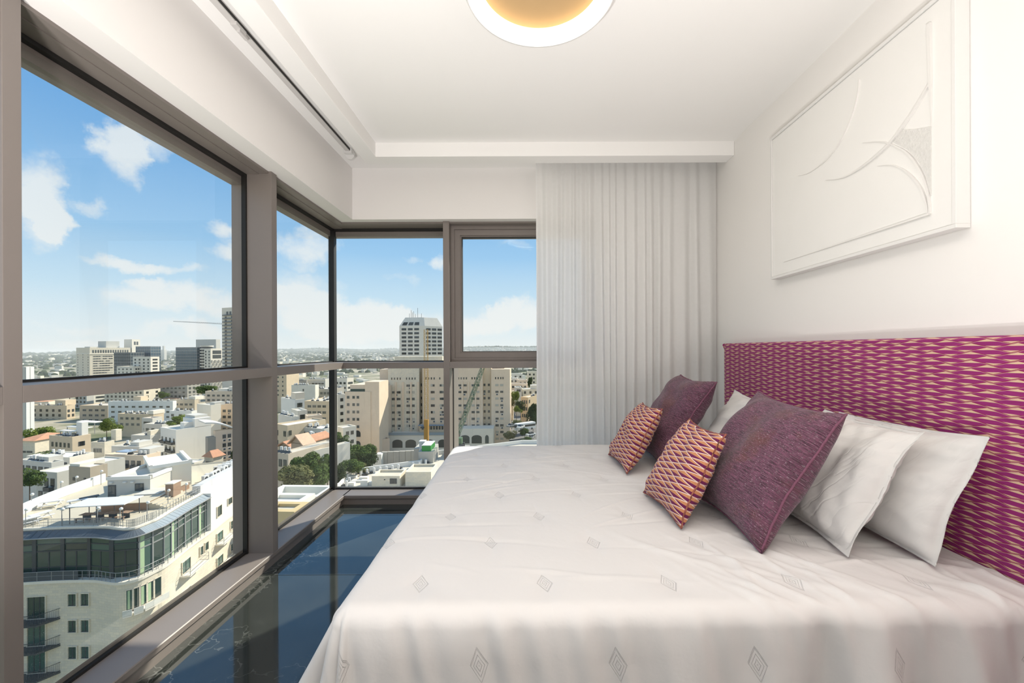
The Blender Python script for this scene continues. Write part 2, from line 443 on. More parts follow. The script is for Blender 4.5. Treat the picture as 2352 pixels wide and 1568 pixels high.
# ---- curtain rail along the left beam
rail_m = simple('rail_aluminium', (0.62, 0.60, 0.58), 0.35, 0.02)
slot_m = simple('rail_slot', (0.015, 0.014, 0.013), 0.7)
white_plastic = simple('white_plastic', (0.78, 0.77, 0.75), 0.4, 0.02)
rail = thing('curtain_rail', 'slim aluminium curtain rail with a dark slot along the dropped ceiling beam', 'curtain rail', (-1.318, 0.7, ZC))
MB().box(-0.022, 0.010, -1.9, 2.45, -0.030, 0.0).build('rail_body', rail_m, rail, bevel=0.002)
MB().box(0.0095, 0.012, -1.9, 2.43, -0.024, -0.010).build('rail_slot', slot_m, rail)
for yy in (0.28, 0.95, 1.21, 1.9):
    if yy in (0.95, 1.9): continue
    MB().box(-0.012, 0.018, yy - 0.035, yy + 0.035, -0.046, -0.029).box(0.0, 0.016, yy - 0.01, yy + 0.05, -0.060, -0.045).build('carrier', rail_m, rail, bevel=0.003)
endc = MB(); endc.bar((-0.006, 2.45, -0.038), (-0.006, 2.475, -0.038), 0.034, 16); endc.box(-0.036, 0.022, 2.41, 2.47, -0.04, -0.005)
endc.build('end_cap', white_plastic, rail)
rail2 = thing('curtain_rail', 'curtain rail hidden behind the back beam carrying the white sheer curtain', 'curtain rail', (0.8, 3.30, ZC))
MB().box(-0.75, 0.73, -0.016, 0.016, -0.03, 0.0).build('rail_body', rail_m, rail2, bevel=0.002)

# ---- sheer curtain
def curtain_mat():
    m, t, out = new_mat('white_sheer_linen')
    uv = t.coord('UV')
    wv = t.node('ShaderNodeTexWave'); wv.inputs['Scale'].default_value = 260; wv.inputs['Distortion'].default_value = 2.0; wv.inputs['Detail'].default_value = 2
    t.l.new(uv, wv.inputs['Vector'])
    col = t.mix(t.noise(uv, 40, 3), (0.93, 0.925, 0.91), (0.97, 0.965, 0.955))
    df = t.node('ShaderNodeBsdfDiffuse'); t.put(df.inputs[0], col)
    tl = t.node('ShaderNodeBsdfTranslucent'); t.put(tl.inputs[0], col)
    t.l.new(t.bump(wv.outputs[0], 0.08, 0.001), df.inputs['Normal'])
    mx = t.node('ShaderNodeMixShader'); mx.inputs[0].default_value = 0.42
    t.l.new(df.outputs[0], mx.inputs[1]); t.l.new(tl.outputs[0], mx.inputs[2])
    tr = t.node('ShaderNodeBsdfTransparent')
    m2 = t.node('ShaderNodeMixShader'); m2.inputs[0].default_value = 0.05
    t.l.new(mx.outputs[0], m2.inputs[1]); t.l.new(tr.outputs[0], m2.inputs[2])
    t.l.new(m2.outputs[0], out.inputs[0])
    return m
def make_curtain():
    rs = np.random.RandomState(4)
    # fold centres: narrow irregular folds at the left, broad ones at the right
    xs = [0.094]
    while xs[-1] < 1.50:
        f = (xs[-1] - 0.09) / 1.45
        xs.append(xs[-1] + rs.uniform(0.020, 0.048) * (1.0 + 1.0 * max(0, f - 0.6) * 2.5))
    xs = np.array(xs); xs = 0.094 + (xs - 0.094) * (1.535 - 0.094) / (xs[-1] - 0.094)
    amp = rs.uniform(0.006, 0.018, len(xs)) * np.where(np.arange(len(xs)) % 2, 1, -1)
    nx, nz = 760, 46
    z = np.linspace(ZC - 0.035, 0.03, nz)
    base = np.linspace(xs[0], xs[-1], nx)
    # smooth alternate in/out folds with sharper inner creases
    def fold(x):
        i = np.clip(np.searchsorted(xs, x) - 1, 0, len(xs) - 2)
        u = (x - xs[i]) / (xs[i + 1] - xs[i]); u = u * u * (3 - 2 * u)
        return amp[i] * (1 - u) + amp[i + 1] * u
    drift = rs.uniform(-1, 1, (8,)); V = []; UV = []
    for k, zz in enumerate(z):
        h = k / (nz - 1)
        xx = base + 0.010 * np.sin(base * 9 + 2.2 * h + drift[0] * 3) * h + 0.006 * np.sin(base * 31 + 3 * h) * h
        yv = fold(np.clip(base + 0.010 * h * np.sin(base * 14 + drift[1] * 4), xs[0], xs[-1])) * (0.55 + 0.75 * min(1, h * 3.0))
        yv = yv + 0.0012 * np.sin(base * 90 + 4 * h) * (0.3 + h)
        if k < 2: yv = yv * 0.7
        for a, b, c in zip(xx, yv, base): V.append((a, 3.30 + b, zz)); UV.append((c, zz))
    F = [(k * nx + i, k * nx + i + 1, (k + 1) * nx + i + 1, (k + 1) * nx + i) for k in range(nz - 1) for i in range(nx - 1)]
    me = bpy.data.meshes.new('curtain'); me.from_pydata(V, [], F); me.materials.append(curtain_mat())
    me.polygons.foreach_set('use_smooth', [True] * len(F))
    lay = me.uv_layers.new(name='UVMap')
    li = np.zeros(len(me.loops), dtype=np.int32); me.loops.foreach_get('vertex_index', li)
    lay.data.foreach_set('uv', np.array(UV, dtype=np.float32)[li].ravel())
    return link('curtain', me)
tag(make_curtain(), 'white sheer curtain hanging in soft folds between the window and the right wall', 'curtain')

# ---- ceiling lamp: glowing ring round a recessed gold dome
def emit(name, col, strength):
    m, t, out = new_mat(name)
    e = t.node('ShaderNodeEmission'); t.put(e.inputs[0], col); e.inputs[1].default_value = strength
    t.l.new(e.outputs[0], out.inputs[0]); return m
gold = simple('brushed_gold', (0.62, 0.42, 0.22), 0.5, 0.05, 8, metal=0.35)
def lamp(loc, label, watts):
    o = thing('ceiling_lamp', label, 'ceiling lamp', loc)
    MB().lathe([(0.316, 0.055), (0.318, 0.012), (0.312, 0.0), (0.304, 0.0), (0.304, 0.055)], 96).build('rim', white_plastic, o, smooth=True)
    MB().lathe([(0.304, 0.003), (0.256, 0.006)], 96).build('light_ring', emit('lamp_glow_%d' % watts, (1.0, 0.95, 0.89), watts / 0.29), o)
    MB().lathe([(0.256, 0.006), (0.252, 0.048)], 96).build('inner_glow', emit('lamp_inner_glow', (1.0, 0.80, 0.50), 3.0), o, smooth=True)
    MB().lathe([(0.252, 0.048), (0.22, 0.053), (0.15, 0.0565), (0.0, 0.0575)], 96).build('reflector', gold, o, smooth=True)
    return o
lamp((0.072, 1.70, ZC - 0.058), 'round ceiling lamp with a glowing white ring around a gold dome', LAMP_WATTS)

def add_fill_light(x, y, label):  # unseen fill light added to brighten the ceiling and walls
    o = thing('added_fill_light', label, 'fill light', (x, y, 0))
    steel = simple('brushed_steel', (0.5, 0.49, 0.47), 0.35, 0.03, metal=0.9)
    MB().lathe([(0.0, 0.0), (0.15, 0.0), (0.15, 0.012), (0.12, 0.018), (0.12, 0.30), (0.114, 0.30), (0.114, 0.26)], 48).build('housing', steel, o, smooth=True)
    MB().lathe([(0.0, 0.275), (0.113, 0.275)], 48).build('diffuser', emit('fill_glow', (1.0, 0.965, 0.94), FILL_WATTS / 0.126), o)
    return o
add_fill_light(-0.80, -0.50, 'added steel fill light on the floor beside the window, behind the viewer')
add_fill_light(-0.30, -0.50, 'added steel fill light in the middle of the floor, behind the viewer')
# ================================================================== THE BED
BZ = 0.62                               # top of the bedspread
BX0, BX1, BY0, BY1 = -0.535, 1.47, 1.108, 3.065

def uv_mesh(name, V, F, UV, mat, smooth=True):
    me = bpy.data.meshes.new(name); me.from_pydata([tuple(p) for p in V], [], F); me.materials.append(mat)
    if smooth: me.polygons.foreach_set('use_smooth', [True] * len(F))
    lay = me.uv_layers.new(name='UVMap')
    li = np.zeros(len(me.loops), dtype=np.int32); me.loops.foreach_get('vertex_index', li)
    lay.data.foreach_set('uv', np.array(UV, dtype=np.float32)[li].ravel())
    me.update()
    return me

# ---- woven fabrics with zigzag pattern, laid out in metres of cloth
def zz_rows(t, uv, lam, pitch):
    u, v, _ = t.sep(uv)
    tri = t.m('MULTIPLY', t.m('SUBTRACT', t.m('PINGPONG', t.m('DIVIDE', u, lam), 0.5), 0.25), 4.0)
    k0 = t.m('DIVIDE', v, pitch)
    # candidates: line j sits at j + (-1)^j * 0.47 * tri ; signed distance to the two nearest lines
    def line(j):
        sg = t.m('SUBTRACT', 1.0, t.m('MULTIPLY', t.m('MODULO', t.m('ABSOLUTE', j), 2.0), 2.0))
        return t.m('ADD', j, t.m('MULTIPLY', t.m('MULTIPLY', sg, tri), 0.46))
    j = t.m('FLOOR', k0)
    cand = [t.m('ADD', j, float(q)) for q in (-1, 0, 1, 2)]
    below, above, parb = None, None, None
    for c in cand:
        L = line(c); dlt = t.m('SUBTRACT', k0, L)                       # >0: line is below
        isb = t.m('GREATER_THAN', dlt, 0.0)
        db = t.m('ADD', t.m('MULTIPLY', isb, dlt), t.m('MULTIPLY', t.m('SUBTRACT', 1.0, isb), 9.0))
        da = t.m('ADD', t.m('MULTIPLY', isb, 9.0), t.m('MULTIPLY', t.m('SUBTRACT', 1.0, isb), t.m('ABSOLUTE', dlt)))
        below = db if below is None else t.m('MINIMUM', below, db)
        above = da if above is None else t.m('MINIMUM', above, da)
    return below, above, tri, k0                                       # distances in units of pitch

def wave_weave(t, uv, lam, pitch, amp, shift):
    """woven zigzags: every second line is shifted along; returns (between a line and its own mean level, line stroke above, stroke below)"""
    u, v, _ = t.sep(uv)
    k = t.m('DIVIDE', v, pitch); j = t.m('FLOOR', k)
    fill = up = dn = None
    for q in (-1, 0, 1, 2):
        c = t.m('ADD', j, float(q))
        odd = t.m('FLOORED_MODULO', c, 2.0)
        ph = t.m('ADD', t.m('DIVIDE', u, lam), t.m('MULTIPLY', odd, shift))
        tri = t.m('MULTIPLY', t.m('SUBTRACT', t.m('PINGPONG', ph, 0.5), 0.25), 4.0)
        dL = t.m('SUBTRACT', t.m('SUBTRACT', k, c), t.m('MULTIPLY', tri, amp)); dM = t.m('SUBTRACT', k, c)
        f = t.m('LESS_THAN', t.m('MULTIPLY', dL, dM), 0.0)
        a = t.m('MULTIPLY', t.m('GREATER_THAN', dL, 0.0), t.m('LESS_THAN', dL, 0.17))
        b = t.m('MULTIPLY', t.m('GREATER_THAN', dL, -0.09), t.m('LESS_THAN', dL, 0.0))
        fill = f if fill is None else t.m('MAXIMUM', fill, f)
        up = a if up is None else t.m('MAXIMUM', up, a)
        dn = b if dn is None else t.m('MAXIMUM', dn, b)
    return fill, up, dn
def headboard_mat():
    m, t, out = new_mat('magenta_wave_weave')
    uv = t.coord('UV'); u, v, _ = t.sep(uv)
    warp = t.m('MULTIPLY', t.m('SUBTRACT', t.noise(uv, 14, 2), 0.5), 0.005)
    fill, up, dn = wave_weave(t, t.comb(u, t.m('ADD', v, warp), 0.0), 0.130, 0.0138, 0.58, 0.36)
    streak = t.noise(t.comb(t.m('MULTIPLY', u, 14.0), t.m('MULTIPLY', v, 420.0), 0.0), 1.0, 3, 0.6)
    mag = t.mix(streak, (0.165, 0.008, 0.085), (0.43, 0.028, 0.225))
    weave = t.node('ShaderNodeTexChecker'); weave.inputs['Scale'].default_value = 520; t.l.new(uv, weave.inputs['Vector'])
    sand = t.mix(t.m('MULTIPLY', weave.outputs['Fac'], 0.45), (0.80, 0.58, 0.38), (0.46, 0.24, 0.16))
    c = t.mix(fill, mag, sand)
    c = t.mix(t.m('MULTIPLY', up, 0.92), c, (0.27, 0.012, 0.055))
    c = t.mix(t.m('MULTIPLY', dn, 0.6), c, (0.74, 0.46, 0.42))
    h = t.m('ADD', t.m('MULTIPLY', streak, 0.5), t.m('MULTIPLY', weave.outputs['Fac'], 0.3))
    pbsdf(t, out, c, 0.7, t.bump(h, 0.35, 0.001), 0.0, 0.3, **{'Sheen Weight': 0.15})
    return m
def zigzag_cushion_mat():
    m, t, out = new_mat('orange_purple_zigzag_weave')
    uv = t.coord('UV')
    below, above, tri, k0 = zz_rows(t, uv, 0.104, 0.0148)
    gap = t.m('ADD', below, above)
    rib = t.node('ShaderNodeTexWave'); rib.inputs['Scale'].default_value = 160; rib.bands_direction = 'X'; t.l.new(uv, rib.inputs['Vector'])
    n = t.noise(uv, 300, 2)
    org = t.mix(n, (0.50, 0.20, 0.085), (0.66, 0.31, 0.15))
    pur = t.mix(n, (0.115, 0.010, 0.060), (0.19, 0.018, 0.095))
    c = t.mix(t.m('GREATER_THAN', below, above), pur, org)
    ln = t.m('MAXIMUM', t.m('LESS_THAN', below, 0.085), t.m('LESS_THAN', above, 0.085))
    c = t.mix(ln, c, t.mix(n, (0.80, 0.66, 0.58), (0.90, 0.80, 0.72)))
    dot = t.m('MULTIPLY', ln, t.m('LESS_THAN', gap, 0.16))
    c = t.mix(t.m('MULTIPLY', dot, 0.8), c, (0.60, 0.14, 0.03))
    pbsdf(t, out, c, 0.75, t.bump(rib.outputs[0], 0.3, 0.001), 0.0, 0.25, **{'Sheen Weight': 0.1})
    return m
def tweed_mat():
    m, t, out = new_mat('plum_tweed')
    uv = t.coord('UV'); u, v, _ = t.sep(uv)
    yarn_h = t.noise(t.comb(t.m('MULTIPLY', u, 26.0), t.m('MULTIPLY', v, 330.0), 0.0), 1.0, 2, 0.6)
    yarn_v = t.noise(t.comb(t.m('MULTIPLY', u, 330.0), t.m('MULTIPLY', v, 60.0), 3.0), 1.0, 2, 0.6)
    speck = t.noise(t.comb(t.m('MULTIPLY', u, 110.0), t.m('MULTIPLY', v, 330.0), 7.0), 1.0, 3, 0.7)
    big = t.noise(uv, 6.0, 3, 0.6)
    c = t.mix(t.smooth(yarn_h, 0.3, 0.7), (0.050, 0.022, 0.036), (0.225, 0.090, 0.145))
    c = t.mix(t.smooth(yarn_v, 0.45, 0.65, 0, 0.45), c, (0.085, 0.066, 0.072))
    c = t.mix(t.smooth(big, 0.50, 0.68, 0, 0.50), c, (0.155, 0.062, 0.040))
    c = t.mix(t.smooth(speck, 0.58, 0.68, 0, 0.8), c, (0.47, 0.39, 0.42))
    h = t.m('ADD', yarn_h, yarn_v)
    pbsdf(t, out, c, 0.85, t.bump(h, 0.55, 0.002), 0.0, 0.2, **{'Sheen Weight': 0.2})
    return m
def linen_mat(name, col, motif=False, creases=0.0):
    m, t, out = new_mat(name)
    uv = t.coord('UV'); u, v, _ = t.sep(uv)
    n = t.noise(uv, 5.0, 1, 0.6)
    c = t.mix(n, tuple(x * 0.985 for x in col), col)
    weave = t.noise(t.comb(t.m('MULTIPLY', u, 900.0), t.m('MULTIPLY', v, 160.0), 0.0), 1.0, 0)
    crinkle = t.noise(uv, 26.0, 2.5, 0.62)
    if creases:
        wob = t.noise(uv, 3.0, 3, 0.6, 1); ws = t.node('ShaderNodeSeparateColor'); t.l.new(wob, ws.inputs[0])
        cu = t.m('ADD', t.m('MULTIPLY', t.m('ADD', u, t.m('MULTIPLY', v, 0.5)), 9.0), t.m('MULTIPLY', ws.outputs[0], 1.6)); cv = t.m('ADD', t.m('MULTIPLY', t.m('SUBTRACT', v, t.m('MULTIPLY', u, 0.5)), 1.3), t.m('MULTIPLY', ws.outputs[1], 0.8))
        rid = t.m('SUBTRACT', 1.0, t.m('MULTIPLY', t.m('ABSOLUTE', t.m('SUBTRACT', t.noise(t.comb(cu, cv, 0.0), 2.2, 2, 0.45), 0.5)), 11.0), clamp=True)
        crinkle = t.m('ADD', crinkle, t.m('MULTIPLY', t.m('MULTIPLY', rid, rid), creases))
    h = t.m('ADD', t.m('MULTIPLY', weave, 0.02), t.m('MULTIPLY', crinkle, 0.35))
    if motif:
        # stitched lozenges with nested chevrons, staggered over the quilt
        pu, pv = 0.382, 0.53
        def cell(ou, ov):
            a = t.m('SUBTRACT', t.m('FLOORED_MODULO', t.m('ADD', u, ou + pu / 2), pu), pu / 2)
            b = t.m('SUBTRACT', t.m('FLOORED_MODULO', t.m('ADD', v, ov + pv / 2), pv), pv / 2)
            a = t.m('ADD', a, t.m('MULTIPLY', b, 0.16))
            return t.m('ADD', t.m('DIVIDE', t.m('ABSOLUTE', a), 0.024), t.m('DIVIDE', t.m('ABSOLUTE', b), 0.046)), b
        r1, b1 = cell(0.365, -1.19); r2, b2 = cell(0.170, -1.464)
        r = t.m('MINIMUM', r1, r2)
        rings = t.m('ABSOLUTE', t.m('SUBTRACT', t.m('FRACT', t.m('MULTIPLY', r, 3.2)), 0.5))
        ins = t.smooth(r, 1.06, 0.98)
        st = t.m('MULTIPLY', ins, t.smooth(rings, 0.5, 0.30))
        dent = t.smooth(r, 3.2, 0.6)
        h = t.m('SUBTRACT', h, t.m('ADD', t.m('MULTIPLY', st, 0.85), t.m('MULTIPLY', dent, 0.6)))
    pbsdf(t, out, c, 0.75, t.bump(h, 0.55, 0.006), 0.0, 0.25, **{'Sheen Weight': 0.08})
    return m
cover_m = linen_mat('white_quilted_cotton', (0.78, 0.757, 0.735), True, 0.0)
pillow_m = linen_mat('white_pillow_cotton', (0.75, 0.73, 0.705), creases=0.35)
creased_m = linen_mat('creased_white_cotton', (0.75, 0.73, 0.705), creases=1.0)
tweed = tweed_mat(); zz_m = zigzag_cushion_mat(); head_m = headboard_mat()
dark_wood = simple('dark_bed_base', (0.05, 0.035, 0.03), 0.6)

bed = thing('bed', 'double bed with a tall headboard upholstered in magenta and sand wave weave', 'bed', (0.5, 2.08, 0))
def loc_box(x0, x1, y0, y1, z0, z1): return MB().box(x0 - 0.5, x1 - 0.5, y0 - 2.08, y1 - 2.08, z0, z1)
loc_box(BX0 + 0.07, 1.45, BY0 + 0.07, BY1 - 0.07, 0.10, 0.34).build('base', dark_wood, bed, bevel=0.01)
loc_box(BX0 + 0.06, 1.45, BY0 + 0.06, BY1 - 0.06, 0.34, 0.585).build('mattress', pillow_m, bed, bevel=0.03)
for (x, y) in ((BX0 + .15, BY0 + .15), (BX0 + .15, BY1 - .15), (1.38, BY0 + .15), (1.38, BY1 - .15)):
    MB().bar((x - .5, y - 2.08, 0), (x - .5, y - 2.08, 0.10), 0.03, 10).build('leg', dark_wood, bed)
# headboard: padded panel with a rolled top seam
def make_headboard():
    y0, y1, z0, z1, xf, xb = 0.55, 3.078, 0.12, 1.357, 1.473, XW - 0.001
    ys = np.linspace(y0, y1, 60); zs = np.linspace(z0, z1, 30)
    V, UV, F = [], [], []
    prof = []                                    # front face then rounded top to the wall
    for z in zs[:-1]: prof.append((xf, z))
    prof += [(xf + 0.001, z1 - 0.016), (xf - 0.0005, z1 - 0.011), (xf + 0.004, z1 - 0.003), (xf + 0.014, z1), (xf + 0.04, z1 + 0.001), (xb, z1)]
    n = len(prof); s = [0]
    for a, b in zip(prof, prof[1:]): s.append(s[-1] + math.dist(a, b))
    rows = [(ys[0], 0.0)] + [(y, 0) for y in ys] + [(ys[-1], 0)]
    for q, y in enumerate(ys):
        e = min(q, len(ys) - 1 - q)
        for k, (x, z) in enumerate(prof):
            V.append((x + (0.012 if e == 0 and k < n - 3 else 0) - 0.5, y - 2.08, z)); UV.append((y, s[k] + z0))
    for q in range(len(ys) - 1):
        for k in range(n - 1):
            F.append((q * n + k, (q + 1) * n + k, (q + 1) * n + k + 1, q * n + k + 1))
    for q in (0, len(ys) - 1):                     # ends
        o = len(V)
        for (x, z) in prof: V.append((x + (0.012 if z < z1 - .02 else 0) - 0.5, ys[q] - 2.08, z)); UV.append((ys[q] + x - xf, z))
        for (x, z) in prof: V.append((xb - 0.5, ys[q] - 2.08, z)); UV.append((ys[q] + xb - xf, z))
        F += [(o + k, o + k + 1, o + n + k + 1, o + n + k) for k in range(n - 1)]
    me = uv_mesh('headboard', V, F, UV, head_m)
    bm = bmesh.new(); bm.from_mesh(me); bmesh.ops.recalc_face_normals(bm, faces=bm.faces); bm.to_mesh(me); bm.free()
    return link('headboard', me, bed)
make_headboard()

# ---- bedspread
def vnoise(rs, n=6):
    W = [(rs.normal(0, 1, 2), rs.uniform(0, 6.28)) for _ in range(n)]
    return W
def make_cover():
    rs = np.random.RandomState(11)
    drop, r = 0.50, 0.055
    # cloth coordinates: a = along x, b = along y; the bed top is the rectangle BX0..BX1 x BY0..BY1
    xa = np.concatenate([np.linspace(BX0 - drop, BX0, 90)[:-1], np.linspace(BX0, 1.468, 330)])
    yb = np.concatenate([np.linspace(BY0 - drop, BY0, 110)[:-1], np.linspace(BY0, BY1, 260)[:-1], np.linspace(BY1, BY1 + drop, 24)])
    A, B = np.meshgrid(xa, yb)
    oa = np.maximum(BX0 - A, 0); ob = np.where(B < BY0, BY0 - B, np.maximum(B - BY1, 0)); sb = np.where(B < BY0, -1.0, 1.0)
    rho = np.maximum(oa, ob); ang = np.arctan2(ob, oa)
    q = r * PI / 2
    th = np.minimum(rho / r, PI / 2)
    flare_dir = np.where(oa > ob, 0.30, 0.045)
    k = np.clip(ang / (PI / 2), 0, 1)
    flare = 0.34 * (1 - k) ** 2 + 0.05
    rest = np.maximum(rho - q, 0)
    out = r * np.sin(th) + rest * np.sin(flare)
    down = r * (1 - np.cos(th)) + rest * np.cos(flare)
    # both edges pulled in by r so that the rounded edge ends on the bed outline
    ux, uy = np.cos(ang), np.sin(ang)
    inside = (rho == 0)
    tx = np.where(oa > 0, BX0, A); ty = np.where(ob > 0, np.where(sb < 0, BY0, BY1), B)
    X = tx - np.where(inside, 0, ux * (out - r)) ; Y = ty + np.where(inside, 0, sb * uy * (out - r))
    Xtop = np.where((oa == 0), A, X)
    # shift so the top edge starts r inside
    fx = np.clip((A - BX0) / r, 0, 1)
    X = np.where(oa > 0, X, A); Y = np.where(ob > 0, Y, B)
    X = X + np.where(oa > 0, 0, 0)
    Z = BZ - down
    # compress the last centimetres of the flat top so it meets the rounded edge
    topx = np.where((oa == 0), BX0 + r + (A - BX0) * (BX1 - BX0 - r) / (BX1 - BX0), X)
    topy = np.where((ob == 0), BY0 + r + (B - BY0) * (BY1 - BY0 - 2 * r) / (BY1 - BY0), Y)
    X, Y = topx, topy
    X = np.where(oa > 0, BX0 + r - ux * out, X)
    Y = np.where(ob > 0, np.where(sb < 0, BY0 + r - uy * out, BY1 - r + uy * out), Y)
    # ---- wrinkles
    def ridges(n, fmin, fmax, direction, spread):
        acc = np.zeros_like(A)
        for _ in range(n):
            a = direction + rs.normal(0, spread); f = rs.uniform(fmin, fmax); ph = rs.uniform(0, 6.28)
            p = (A * math.cos(a) + B * math.sin(a)) * f + 0.9 * np.sin(A * rs.uniform(2, 6) + B * rs.uniform(2, 6) + rs.uniform(0, 6))
            c = np.sin(p + ph); acc += np.sign(c) * np.abs(c) ** 1.6
        return acc / math.sqrt(n)
    soft = ridges(7, 4, 11, 1.2, 0.9)
    fine = ridges(8, 18, 46, 1.35, 0.35)
    patch = 0.5 + 0.5 * np.sin(A * 3.1 + 1.3) * np.sin(B * 2.7 + 0.4)
    dz = 0.0032 * soft + 0.0020 * fine * patch
    # single long creases: (x, y, angle, length, width, height)
    for _ in range(46):
        cx, cy = rs.uniform(-0.5, 1.3), rs.uniform(1.1, 2.9); a = rs.normal(0.15, 0.35); L = rs.uniform(0.08, 0.3); wd = rs.uniform(0.006, 0.013); hh = rs.uniform(0.002, 0.005) * rs.choice([1, -1])
        uu = (A - cx) * math.cos(a) + (B - cy) * math.sin(a); vv = -(A - cx) * math.sin(a) + (B - cy) * math.cos(a) + 0.35 * uu * uu
        dz += hh * np.exp(-(uu / L) ** 2 - (vv / wd) ** 2)
    for _ in range(34):                           # pulls fanning down over the near edge at the pillow end
        cx, cy = rs.uniform(0.45, 1.45), rs.uniform(1.02, 1.40); a = rs.normal(2.15, 0.28); L = rs.uniform(0.10, 0.24); wd = rs.uniform(0.008, 0.018); hh = rs.uniform(0.003, 0.008)
        uu = (A - cx) * math.cos(a) + (B - cy) * math.sin(a); vv = -(A - cx) * math.sin(a) + (B - cy) * math.cos(a) + 0.5 * uu * uu
        dz += hh * np.exp(-(uu / L) ** 2 - (vv / wd) ** 2)
    # puckers round the stitched lozenges
    for i in range(-3, 5):
        for j in range(-2, 6):
            for (ou, ov, jj) in ((-0.365, 1.19, j), (-0.170, 1.464, j)):
                cx, cy = ou + i * 0.382, ov + jj * 0.53
                dd = ((A - cx) / 0.05) ** 2 + ((B - cy) / 0.07) ** 2
                dz -= 0.0032 * np.exp(-dd)
                a2 = np.arctan2(B - cy, A - cx); rr = np.sqrt(dd)
                dz += 0.0006 * np.sin(a2 * 5 + i + j) * rr * np.exp(-(rr - 1) ** 2 / 0.7)
    top_w = np.clip(1 - rho / 0.10, 0.0, 1)
    Z = Z + dz * (0.35 + 0.65 * top_w)
    # folds of the hanging parts, growing downwards
    def fold(s, seed, base, n):
        rr = np.random.RandomState(seed); acc = np.zeros_like(s)
        for _ in range(n):
            f = rr.uniform(base, base * 3.2); acc += np.sin(s * f + rr.uniform(0, 6.28) + 0.6 * np.sin(s * f * 0.37 + rr.uniform(0, 6))) / math.sqrt(n)
        return acc
    hang = np.clip((rho - 0.03) / 0.25, 0, 1)
    fa = np.sign(fold(A, 3, 11, 5)) * np.abs(fold(A, 3, 11, 5)) ** 1.25
    more = 0.55 + 0.75 * np.clip((A - 0.25) / 0.5, 0, 1)
    near = np.where((ob > 0) & (sb < 0), np.clip(ang / (PI / 2), 0, 1) ** 2, 0)
    Y = Y - near * hang * 0.014 * more * fa - near * np.clip(rho / 0.1, 0, 1) * 0.004 * fold(A + 0.2 * B, 8, 28, 4)
    foot = np.where(oa > 0, np.clip(1 - ang / (PI / 2), 0, 1), 0)
    X = X - foot * hang * (0.012 * fold(B, 5, 9, 4)) 
    crn = np.where((oa > 0) & (ob > 0) & (sb < 0), 1.0, 0.0)
    X = X - crn * hang * 0.020 * np.cos(ang * 9); Y = Y - crn * hang * 0.020 * np.sin(ang * 9 + 0.6)
    V = np.stack([X, Y, Z], -1).reshape(-1, 3); UV = np.stack([A, B], -1).reshape(-1, 2)
    nx, ny = len(xa), len(yb)
    F = [(j * nx + i, j * nx + i + 1, (j + 1) * nx + i + 1, (j + 1) * nx + i) for j in range(ny - 1) for i in range(nx - 1)]
    o = link('bedspread', uv_mesh('bedspread', V, F, UV, cover_m))
    return tag(o, 'white quilted cotton bedspread draped over the bed down to the near side', 'bedspread')
make_cover()

